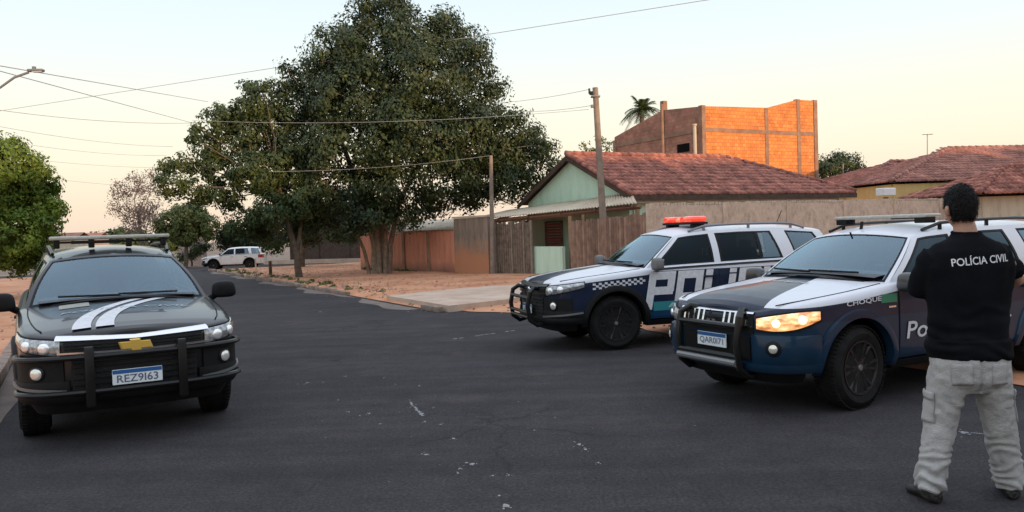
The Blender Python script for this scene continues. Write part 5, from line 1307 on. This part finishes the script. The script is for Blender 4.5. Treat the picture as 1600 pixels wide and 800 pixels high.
GL = {'P': (.40, [(0, -.10, .11, .42), (.11, .31, .28, .11), (.29, .14, .11, .28), (.11, .10, .28, .11)]), 'O': (.40, [(0, 0, .11, .42), (.29, 0, .11, .42), (.11, .31, .18, .11), (.11, 0, .18, .11)]),
      'L': (.34, [(0, 0, .11, .42), (.11, 0, .22, .11)]), 'I': (.12, [(0, 0, .11, .34), (0.0, .36, .11, .06)]), 'C': (.36, [(0, 0, .11, .42), (.11, .31, .24, .11), (.11, 0, .24, .11)]),
      'i': (.12, [(0, 0, .11, .42)]), 'A': (.40, [(0, 0, .11, .42), (.29, 0, .11, .42), (.11, .31, .18, .11), (.11, .12, .18, .10)])}
for side in (-1, 1):
    cur = .04; L_tot = 2.62
    for ch in 'POLICiA':
        wd, rs_ = GL[ch]; bm = bmesh.new()
        for (x0, z0_, w_, h_) in rs_:
            if z0_ < 0: h_ += .10
            def f(s, t, x0=x0, z0_=z0_, w_=w_, h_=h_):
                zz = z0_+h_*t; u = (cur+x0+w_*s)*1.06+zz*.20; y = -.40-u if side < 0 else -.40-(L_tot-u); return BC.S(y, .66+zz*1.04, .0125, side)
            grid(bm, f, 4, 6)
        bmesh.ops.remove_doubles(bm, verts=bm.verts, dist=.003)
        link('door_letter', bm, M_whitetext, C_, smooth=0, recalc=False); cur += wd+.035
for side in (-1, 1):
    bm = bmesh.new(); side_panel(bm, BC, -.57, -2.30, lambda y: .555+.02*math.sin(y*2), lambda y: .665, .0095, side, .004, 16, 2); link('teal_band', bm, M_teal, C_, smooth=0)
word(C_, BC, 'MILITAR', -.80, -1.85, lambda y: .575, .068, mat('pale_teal_vinyl', (.30, .50, .52), .5), -1, .015, bold=.01, shear=.3)
roof_rails(C_, SUV, m=M_metal)
def beacon(root, z, y, w=1.15):
    bb_ = empty('roof_beacon'); bb_.parent = root
    bm = bmesh.new(); box(bm, (0, y, z), (w, .30, .035), 0, .012); box(bm, (-w*.42, y, z-.035), (.08, .2, .05)); box(bm, (w*.42, y, z-.035), (.08, .2, .05)); link('base', bm, M_black, bb_)
    bm = bmesh.new()
    for sg in (-1, 1): box(bm, (sg*w*.29, y, z+.062), (w*.40, .28, .095), 0, .036)
    link('red_dome', bm, mat('red_beacon', (.70, .02, .01), .18, c2=(.95, .12, .05), vscale=14, coat=1, emit=((1, .05, .02), .5)), bb_)
    bm = bmesh.new(); box(bm, (0, y, z+.052), (w*.16, .25, .065), 0, .02); link('centre_dome', bm, mat('beacon_centre', (.85, .30, .16), .2, coat=1, emit=((1, .12, .05), .5)), bb_)
beacon(C_, 1.785, -1.62, .94)
bm = bmesh.new(); tube(bm, [(0, -3.3, 1.72), (.0, -3.42, 1.95)], .006, 5); link('aerial', bm, M_black, C_)

# ---- dark navy pick-up style patrol car nearest on the right
D_ = rot_root('patrol_car', 2.76, 8.14, 207.3, 'navy patrol car with white bonnet sides and glowing orange headlamp, behind the standing man', 'police car', 'white and navy patrol cars')
BD = make_car(D_, dict(TRI, steer=R(5), mx=1.0, mz=1.15, mirror=mat('mirror_dark', (.04, .04, .045), .3, coat=.5)), M_dpaint)
g = empty('front_grille'); g.parent = D_
bm = bmesh.new(); slab(bm, BD, -.50, .50, .735, .935, .010, .03, 16, 3); slab(bm, BD, -.46, .46, .50, .715, .014, .03, 16, 3); link('mesh', bm, M_black, g)
bm = bmesh.new()
for z in (.925, .80): slab(bm, BD, -.50, .50, z, z+.014, .026, .03, 16, 1)
for k in range(-6, 7):
    if abs(k) > 1: slab(bm, BD, k*.072-.012, k*.072+.012, .81, .925, .024, .02, 1, 1)
link('chrome_bar', bm, M_chrome, g)
bm = bmesh.new(); y = BD.W(0, .86, .03).y
for k in range(3):
    a = math.pi/2+k*2*math.pi/3; c = Vector((math.cos(a)*.042, 0, math.sin(a)*.042)); d1 = Vector((math.cos(a), 0, math.sin(a))); d2 = Vector((-math.sin(a), 0, math.cos(a))); bs = Vector((0, y+.012, .862))
    bm.faces.new([bm.verts.new(bs+q) for q in (d1*.002, c+d2*.024, d1*.082, c-d2*.024)])
link('emblem', bm, M_chrome, D_, smooth=0, recalc=False)
for sg in (1, -1):
    hl = empty('headlight'); hl.parent = D_; tag(hl, 'headlamp glowing orange' if sg < 0 else None)
    lo = lambda t: .79-.035*math.sin(t*math.pi)+.05*t+.03*t*t; hi = lambda t: .885+.062*math.sin(t*math.pi*.62)
    bm = bmesh.new(); slab(bm, BD, sg*.535, sg*1.12, lo, hi, .016, .04, 18, 4, bulge=.02); link('lens', bm, M_lit if sg < 0 else M_lens, hl)
    bm = bmesh.new(); slab(bm, BD, sg*.52, sg*1.14, lambda t: lo(t)-.018, lambda t: hi(t)+.014, .008, .03, 18, 2); link('bezel', bm, M_black, hl)
    bm = bmesh.new(); roundlamp(bm, BD, sg*.93, .88, .040, .042); roundlamp(bm, BD, sg*.72, .85, .036, .040); _ = explode(link('bulb', bm, M_litcore if sg < 0 else M_refl, hl))
bm = bmesh.new(); ad = AE(BD); slab(bm, BD, -ad+.02, -.50, .47, .74, .045, .06, 16, 4, bulge=.02); slab(bm, BD, .50, ad-.02, .47, .74, .045, .06, 16, 4, bulge=.02); slab(bm, BD, -ad, ad, .395, .475, .055, .09, 34, 2, bulge=.01)
link('bumper', bm, M_dpaint, D_)
bm = bmesh.new(); slab(bm, BD, -1.0, 1.0, .29, .40, .0, .12, 24, 2); link('skid_plate', bm, M_black, D_)
for sg in (1, -1):
    bm = bmesh.new(); roundlamp(bm, BD, sg*.70, .625, .042, .07, depth=.03); fl = link('fog_lamp', bm, M_foglens, D_)
    bm = bmesh.new(); roundlamp(bm, BD, sg*.70, .625, .072, .062, depth=.01); link('ring', bm, M_black, fl)
plate(D_, Vector((0, .965, .65)), 'QAR0I71')
bl = bull(D_, BD, 1.015, .41, .36, .95, .034)
bm = bmesh.new(); tube(bm, [(-.41, 1.04, .47), (.41, 1.04, .47)], .034, 10); link('cross_tube', bm, M_metal, bl)
# white letters and the small green panel
word(D_, BD, 'Polícia Militar', -.64, -2.30, lambda y: .60, .165, M_whitetext, -1, .014, bold=.012, shear=.12)
text_mesh('wing_lettering', 'CHOQUE', .46, .052, lambda u, v: BD.S(.16-u, .957+.055*u+v, .008, -1), M_whitetext, D_, .014)
bm = bmesh.new(); side_panel(bm, BD, -.30, -.52, .965, 1.045, .006, -1, .003, 4, 2); link('green_panel', bm, mat('green_vinyl', (.03, .20, .11), .5), D_, smooth=0)
bm = bmesh.new(); side_panel(bm, BD, -.40, -.50, .915, .932, .008, -1, .003, 3, 1); link('wing_badge', bm, M_chrome, D_, smooth=0)
text_mesh('bonnet_lettering', 'POLÍCIA MILITAR', .62, .08, lambda u, v: BD.H(.31-u, .02-v, .004), mat('pale_grey_vinyl', (.45, .43, .45), .5), D_, .012)
text_mesh('wing_number', '17-254', .16, .03, lambda u, v: BD.S(-.22-u, 1.062+v, -.004, -1), M_black, D_, .01, nosub=True)
bm = bmesh.new(); box(bm, (0, -1.55, 1.775), (1.16, .26, .038), 0, .015); lb = link('light_bar', bm, M_beam, D_)
bm = bmesh.new()
for x in (-.5, .5): box(bm, (x, -1.52, 1.74), (.14, .16, .085), 0, .01)
box(bm, (-.35, -1.50, 1.765), (.42, .1, .04), 0, .01); explode(link('light_bar_foot', bm, M_black, lb))
bm = bmesh.new(); tube(bm, [(.05, -1.22, 1.64), (.05, -1.24, 1.73)], .018, 6); link('aerial', bm, M_black, D_)
roof_rails(D_, TRI)

# ---- white car behind, only its roof and pillar in the frame, and the small white car far down the street
E_ = rot_root('white_car', 8.1, 12.3, 203, 'white estate car half out of frame at the right, behind the navy patrol car', 'car', None)
BE = make_car(E_, dict(SUV, archmat=M_black), M_wpaint, kind='plain'); trail_front(E_, BE, M_wpaint, False); roof_rails(E_, SUV)
E_.scale = (1, 1, 1.08)
pW = ground(362, 421); F_ = rot_root('white_hatchback', pW.x-.95, 49.0, 188, 'small white car seen side-on at the far end of the street', 'car', None)
BF = make_car(F_, dict(SUV, archmat=M_black), M_wpaint, kind='plain'); trail_front(F_, BF, M_wpaint, False)
F_.scale = (.80, .74, .78)
# ---------------------------------------------------------------- the standing man, seen from behind
M_skin = mat('skin', (.42, .23, .16), .55, vary=.08, vscale=8)
M_hair = mat('black_hair', (.006, .0055, .0055), .6, bump=1.0, bscale=90, spec=.25)
def cloth(name, c, v, sc, bump):
    m = mat(name, c, .92, vary=v, vscale=sc, bump=bump, bscale=160); return m
M_shirt = mat('black_cotton', (.0055, .006, .008), 1.0, vary=.3, vscale=5, bump=.3, bscale=160, spec=.12)
M_trous = cloth('grey_canvas', (.40, .385, .375), .12, 7, .6)
M_boot = mat('boot_leather', (.015, .014, .014), .5, bump=.5, bscale=60)
PX, PY = 2.80, 4.92
man = tag(empty('person', (PX, PY, 0), R(-4)), 'man seen from behind in black T-shirt and light grey cargo trousers', 'person')
def rings(bm, sec, n=28, cap=True):
    """sec: list of (centre, half width x, half depth y, axis dir or None, squareness)"""
    R_ = []
    for i, s in enumerate(sec):
        c, rx, ry = Vector(s[0]), s[1], s[2]; e = s[3] if len(s) > 3 else 1.0
        a = Vector(sec[min(i+1, len(sec)-1)][0])-Vector(sec[max(i-1, 0)][0]); a.normalize()
        x = Vector((1, 0, 0)) if abs(a.x) < .8 else Vector((0, 0, -1 if a.x > 0 else 1)); x = (x-a*x.dot(a)).normalized(); y = a.cross(x)
        ring = []
        for k in range(n):
            t = k*2*math.pi/n; ct, st = math.cos(t), math.sin(t)
            ring.append(bm.verts.new(c+x*rx*math.copysign(abs(ct)**e, ct)+y*ry*math.copysign(abs(st)**e, st)))
        R_.append(ring)
    for A, B_ in zip(R_, R_[1:]):
        for k in range(n): bm.faces.new((A[k], A[(k+1) % n], B_[(k+1) % n], B_[k]))
    if cap: bm.faces.new(R_[0][::-1]); bm.faces.new(R_[-1])
    return R_
def remeshed(name, bm, m, voxel, parent, smooth_it=4, fold=None):
    bmesh.ops.recalc_face_normals(bm, faces=bm.faces); me = bpy.data.meshes.new(name); bm.to_mesh(me); bm.free(); o = bpy.data.objects.new(name, me); col.objects.link(o)
    md = o.modifiers.new('r', 'REMESH'); md.mode = 'VOXEL'; md.voxel_size = voxel; md.use_smooth_shade = True
    sm = o.modifiers.new('s', 'SMOOTH'); sm.iterations = smooth_it; sm.factor = .5
    bpy.context.view_layer.update(); me2 = bpy.data.meshes.new_from_object(o.evaluated_get(bpy.context.evaluated_depsgraph_get())); o.modifiers.clear(); o.data = me2; bpy.data.meshes.remove(me); me2.name = name
    if fold:
        me2.update(); nn = [v.normal.copy() for v in me2.vertices]
        for v, n_ in zip(me2.vertices, nn): v.co = v.co+n_*fold(v.co)
        me2.update()
    for p in me2.polygons: p.use_smooth = True
    me2.materials.clear(); me2.materials.append(m); o.parent = parent; return o
from mathutils import noise as mn
# body: head, neck, trunk, arms, hands as one skin
bm = bmesh.new()
hc = Vector((-.03, .02, 1.80))
rings(bm, [((0, .0, 1.0), .17, .12), ((0, 0, 1.25), .18, .12), ((0, 0, 1.45), .20, .12), ((0, 0, 1.56), .16, .10), ((0, 0, 1.60), .075, .07), ((-.01, .01, 1.70), .060, .065), ((-.02, .02, 1.76), .06, .065)], 20)
bmh = bmesh.new(); bmesh.ops.create_icosphere(bmh, subdivisions=4, radius=1)
yaw = Matrix.Rotation(R(13), 4, 'Z')
for v in bmh.verts:
    c = v.co.copy(); x, y, z = c
    w = .078*(1-.16*max(0, -z)); d_ = .098*(1-.08*max(0, -z)); h = .125
    p = Vector((x*w, y*d_, z*h))
    if y > .3:       # face side is +y
        p.y += .022*math.exp(-((x/.22)**2+((z+.12)/.22)**2))+.008*math.exp(-((x/.5)**2+((z-.35)/.18)**2))-.006*(math.exp(-(((abs(x)-.38)/.16)**2+((z-.05)/.13)**2)))+.008*math.exp(-((x/.3)**2+((z+.52)/.12)**2))+.010*math.exp(-((x/.35)**2+((z+.85)/.2)**2))
    v.co = (yaw @ p)+hc
for v in bmh.verts: pass
tmp = bpy.data.meshes.new('t'); bmh.to_mesh(tmp); bmh.free(); bm.from_mesh(tmp); bpy.data.meshes.remove(tmp)
for sg in (-1, 1):   # ears
    e = yaw @ Vector((sg*.080, -.005, -.012)); rings(bm, [(hc+e+Vector((0, -.004, -.032)), .009, .012), (hc+e+Vector((sg*.008, 0, -.01)), .013, .019), (hc+e+Vector((sg*.012, -.004, .015)), .011, .021), (hc+e+Vector((sg*.006, -.002, .034)), .006, .012)], 10)
def arm(sh, el, wr, s):
    sh, el, wr = Vector(sh), Vector(el), Vector(wr)
    rings(bm, [(sh, .048, .050), (sh.lerp(el, .35), .050, .052), (sh.lerp(el, .8), .044, .046), (el, .043, .045)], 14)
    rings(bm, [(el.lerp(sh, .08), .042, .044), (el.lerp(wr, .15), .046, .047), (el.lerp(wr, .35), .044, .045), (el.lerp(wr, .75), .033, .031), (wr, .029, .024)], 14)
def hand(wr, d, side, nrm):
    """palm from the wrist along d; fingers curl towards nrm; side = direction of the thumb"""
    wr, d, side, nrm = Vector(wr), Vector(d).normalized(), Vector(side).normalized(), Vector(nrm).normalized()
    pc = wr+d*.05
    R1 = []
    for q, w, t in ((0, .028, .020), (.03, .038, .017), (.07, .042, .015), (.095, .040, .012)):
        c = wr+d*q; R1.append([bm.verts.new(c+side*w*math.cos(k*2*math.pi/14)+nrm*t*math.sin(k*2*math.pi/14)) for k in range(14)])
    for A, B_ in zip(R1, R1[1:]):
        for k in range(14): bm.faces.new((A[k], A[(k+1) % 14], B_[(k+1) % 14], B_[k]))
    bm.faces.new(R1[0]); bm.faces.new(R1[-1])
    for k, (o_, L) in enumerate(((.030, .072), (.010, .082), (-.010, .076), (-.029, .060))):
        p0 = wr+d*.088+side*o_; a1 = (d+nrm*.35).normalized(); a2 = (d*.5+nrm*.9).normalized(); a3 = (d*.05+nrm).normalized()
        pts = [p0, p0+a1*L*.45, p0+a1*L*.45+a2*L*.32, p0+a1*L*.45+a2*L*.32+a3*L*.24]; tube(bm, pts, [.0095, .009, .008, .0068], 8)
    p0 = wr+d*.025+side*.030; a1 = (side*.8+d*.7+nrm*.2).normalized(); a2 = (d*.9+side*.25+nrm*.4).normalized()
    tube(bm, [p0, p0+a1*.04, p0+a1*.04+a2*.034, p0+a1*.04+a2*.058], [.013, .0115, .010, .008], 8)
# arms folded: right elbow (+x) stands out, left hand laid over it
shR, elR, wrR = (.20, .0, 1.50), (.352, .09, 1.335), (.12, .25, 1.30)
shL, elL, wrL = (-.20, .0, 1.50), (-.245, .11, 1.27), (.17, .275, 1.355)
arm(shR, elR, wrR, 1); arm(shL, elL, wrL, -1)
hand(wrL, (.85, -.25, -.02), (0, .2, .95), (.35, -.85, -.25)); hand(wrR, (-.95, .05, .05), (0, .3, .9), (-.2, -.9, 0))
# legs below the trousers (shins into the boots)
AL, AR = Vector((-.262, -.03, .10)), Vector((.250, .03, .10))
for s, A in ((-1, AL), (1, AR)):
    hip = Vector((s*.10, 0, .95)); kn = Vector((s*.17, .02, .50)); rings(bm, [((0, 0, 1.05), .1, .1), (hip, .085, .09), (hip.lerp(kn, .5), .078, .08), (kn, .058, .06), (kn.lerp(A, .35), .055, .06), (A, .042, .045)], 14)
remeshed('body', bm, M_skin, .0065, man, 3)
# hair: short dark cap over back and crown
bm = bmesh.new(); bmesh.ops.create_icosphere(bm, subdivisions=5, radius=1); dele = []
for v in bm.verts:
    x, y, z = v.co; lim = (-.62 if y < -.1 else -.62+(y+.1)*1.5)
    if abs(x) > .75 and y > -.1: lim = max(lim, -.05)
    p = Vector((x*.088*(1-.16*max(0, -z)), y*.112*(1-.10*max(0, -z)), z*.146))
    nz_ = mn.noise(v.co*4)*.006+mn.noise(v.co*13+Vector((0, 0, 3)))*.004+mn.noise(v.co*34)*.003; lim += mn.noise(Vector((x*9, y*9, 0)))*.10
    p += v.co.normalized()*nz_
    if z < lim: dele.append(v)
    v.co = (yaw @ p)+hc+Vector((0, -.006, .010))
bmesh.ops.delete(bm, geom=dele, context='VERTS'); hr = link('hair', bm, M_hair, man, smooth=180); md = hr.modifiers.new('s', 'SOLIDIFY'); md.thickness = .02
rr = random.Random(2); bm = bmesh.new(); vsx = [(v.co.copy(), v.normal.copy()) for v in hr.data.vertices]     # loose strands over the cap
for k in range(2600):
    c, n_ = rr.choice(vsx); c = c+Vector((rr.uniform(-.006, .006), rr.uniform(-.006, .006), rr.uniform(-.006, .006)))
    o_ = (c-hc).normalized(); d_ = (Vector((rr.uniform(-.4, .4), rr.uniform(-.5, .1), -1))-o_*Vector((0, 0, -1)).dot(o_)).normalized()
    L_ = rr.uniform(.008, .017); sd_ = d_.cross(o_).normalized()*.0011
    quad(bm, c-sd_+o_*.001, c+sd_+o_*.001, c+d_*L_+o_*rr.uniform(.001, .004), c+d_*L_+o_*.001-sd_)
link('strands', bm, M_hair, hr, smooth=0, recalc=False)
for sg in (-1, 1):
    bm = bmesh.new(); e = (yaw @ Vector((sg*.031, .0795, .010)))+hc; bmesh.ops.create_uvsphere(bm, u_segments=14, v_segments=10, radius=.0115, matrix=Matrix.Translation(e)); ey = link('eye', bm, M_whitetext, man)
    bm = bmesh.new(); bmesh.ops.create_uvsphere(bm, u_segments=12, v_segments=8, radius=.006, matrix=Matrix.Translation(e+Vector((-.001, .0065, 0)))); link('iris', bm, M_hair, ey)
    bm = bmesh.new(); e = (yaw @ Vector((sg*.031, .088, .032)))+hc; box(bm, e, (.034, .012, .007), R(13), .003); link('eyebrow', bm, M_hair, man)
bm = bmesh.new(); e = (yaw @ Vector((0, .098, -.062)))+hc; box(bm, e, (.044, .012, .012), R(13), .005); link('lips', bm, mat('lips', (.35, .14, .11), .5), man)
# T-shirt
bm = bmesh.new()
rings(bm, [((0, .0, .885), .228, .150, .88), ((0, 0, .93), .236, .152, .88), ((0, 0, 1.05), .232, .145, .88), ((0, -.005, 1.18), .236, .142, .88), ((0, -.01, 1.32), .252, .148, .86), ((0, -.01, 1.44), .262, .150, .86), ((0, -.005, 1.53), .245, .135, .9), ((0, .0, 1.585), .185, .105, .95), ((0, .005, 1.625), .105, .085), ((0, .005, 1.655), .083, .080)], 40)
for sh, el, t1, ra, rb in ((shR, elR, .70, .088, .068), (shL, elL, 1.0, .088, .074)):
    sh, el = Vector(sh), Vector(el); rings(bm, [(sh+Vector((-.10 if sh.x > 0 else .10, 0, .0)), ra*.95, ra*.95), (sh, ra, ra), (sh.lerp(el, .45), ra, ra), (sh.lerp(el, t1), rb, rb)], 20)
def fold_shirt(c):
    lowz = max(0, min(1, (1.35-c.z)/.35)); f = 0
    f += .007*lowz*math.sin(c.z*52+mn.noise(c*5)*8+c.x*7)*(.4+.6*abs(mn.noise(c*3+Vector((5, 0, 0))))*2)
    f += .007*mn.noise(Vector((c.x*9, c.y*9, c.z*4)))+.006*math.sin(abs(c.x)*60-c.z*18+mn.noise(c*5)*3)*max(0, min(1, (c.z-1.2)/.2))*max(0, min(1, (abs(c.x)-.12)/.1))
    if c.z < 1.0: f += .016
    return f
ts = remeshed('t_shirt', bm, M_shirt, .0095, man, 6, fold_shirt)
bm = bmesh.new()
rg_ = []
for k in range(33): a = k*2*math.pi/32; rg_.append(Vector((math.cos(a)*.078, .006+math.sin(a)*.076, 1.652+.006*math.sin(a))))
tube(bm, rg_, .009, 6); link('collar', bm, M_shirt, ts)
# back print, wrapped onto the shirt by ray casting
bpy.context.view_layer.update()
def onback(x, z, off=.0035):
    ok, loc, nrm, idx = ts.ray_cast(Vector((x, -1, z)), Vector((0, 1, 0)))
    return Vector((x, (loc.y if ok else -.14)-off, z))
text_mesh('back_print', 'POLÍCIA CIVIL', .335, .058, lambda u, v: onback(-.155+u, 1.452+v+.012*0+.02*(u/.3)), M_whitetext, ts, .012)
# trousers
bm = bmesh.new()
rings(bm, [((0, 0, .97), .205, .130, .9), ((0, 0, .92), .222, .142, .88), ((0, -.015, .84), .228, .152, .88), ((0, -.015, .76), .222, .150, .9), ((0, 0, .70), .17, .12)], 36)
for s, A in ((-1, AL), (1, AR)):
    hip = Vector((s*.118, -.005, .80)); kn = Vector((s*.178, .0, .46)); A2 = A+Vector((0, 0, -.02))
    rings(bm, [(hip, .108, .135, .9), (hip.lerp(kn, .3), .106, .122, .9), (hip.lerp(kn, .65), .096, .108), (kn, .092, .097), (kn.lerp(A2, .3), .087, .092), (kn.lerp(A2, .6), .086, .092), (kn.lerp(A2, .82), .089, .10), (kn.lerp(A2, .95), .086, .106), (A2+Vector((0, 0, -.01)), .080, .102)], 28)
def fold_tr(c):
    s = -1 if c.x < 0 else 1; lowk = max(0, min(1, (.46-c.z)/.2)); th = max(0, 1-abs(c.z-.66)/.22)
    f = .006*lowk*math.sin(c.z*88+mn.noise(c*7)*9+c.x*s*16+c.y*8)*(.35+1.3*abs(mn.noise(c*4+Vector((3,1,2)))))*1.5
    f += .006*th*math.sin((c.z*1.0-abs(c.x)*.9)*62+mn.noise(c*6)*7)*(.3+1.6*abs(mn.noise(c*5)))
    f += .008*mn.noise(Vector((c.x*12, c.y*12, c.z*7+9)))+.005*mn.noise(c*22)+.003*mn.noise(c*45)
    if c.y < 0 and abs(c.x) < .012 and c.z > .68: f -= .012
    return f
tr_ = remeshed('trousers', bm, M_trous, .009, man, 4, fold_tr)
bpy.context.view_layer.update()
def ontr(x, z, off):
    ok, loc, n_, i_ = tr_.ray_cast(Vector((x, -1, z)), Vector((0, 1, 0))); return Vector((x, (loc.y if ok else -.13)-off, z))
for s in (-1, 1):     # back pockets and cargo pockets
    bm = bmesh.new(); vs_ = grid(bm, lambda u, v: ontr(s*lerp(.055, .165, u), lerp(.735, .865, v)-.012*abs(2*u-1)*(1-v)*0, .006), 8, 8); o = link('pocket', bm, M_trous, tr_, smooth=70); md = o.modifiers.new('s', 'SOLIDIFY'); md.thickness = .007
    def onside(y, z, off, s=s):
        ok, loc, n_, i_ = tr_.ray_cast(Vector((s*1.0, y, z)), Vector((-s, 0, 0))); return Vector(((loc.x if ok else s*.27)+s*off, y, z))
    bm = bmesh.new(); grid(bm, lambda u, v: onside(lerp(-.065, .065, u), lerp(.49, .67, v), .007), 7, 9); o = link('cargo_pocket', bm, M_trous, tr_, smooth=70); md = o.modifiers.new('s', 'SOLIDIFY'); md.thickness = .01; md.offset = 0
    bm = bmesh.new(); grid(bm, lambda u, v: onside(lerp(-.07, .07, u), lerp(.63, .68, v), .013), 7, 3); o = link('pocket_flap', bm, M_trous, tr_, smooth=70); md = o.modifiers.new('s', 'SOLIDIFY'); md.thickness = .008; md.offset = 0
# boots
for s, A in ((-1, AL), (1, AR)):
    bm = bmesh.new(); yw = s*-.25
    f = Vector((math.sin(-yw)*1, math.cos(yw), 0)); c = Vector((A.x, A.y, 0))
    rings(bm, [(c+Vector((0, 0, .17)), .052, .06), (c+Vector((0, 0, .11)), .050, .062), (c+f*.01+Vector((0, 0, .06)), .050, .075), (c+f*.02+Vector((0, 0, .032)), .052, .09)], 18)
    R1 = []
    for q, w, h in ((-.085, .028, .06), (-.07, .042, .085), (-.02, .046, .10), (.04, .045, .095), (.10, .050, .072), (.15, .048, .055), (.185, .034, .045), (.195, .015, .035)):
        cc = c+f*q; sd_ = Vector((f.y, -f.x, 0)); R1.append([bm.verts.new(cc+sd_*w*math.cos(k*2*math.pi/16)+Vector((0, 0, .002+h/2+h/2*math.sin(k*2*math.pi/16)))) for k in range(16)])
    for A1, B1 in zip(R1, R1[1:]):
        for k in range(16): bm.faces.new((A1[k], A1[(k+1) % 16], B1[(k+1) % 16], B1[k]))
    bm.faces.new(R1[0]); bm.faces.new(R1[-1])
    remeshed('boot', bm, M_boot, .008, man, 2)
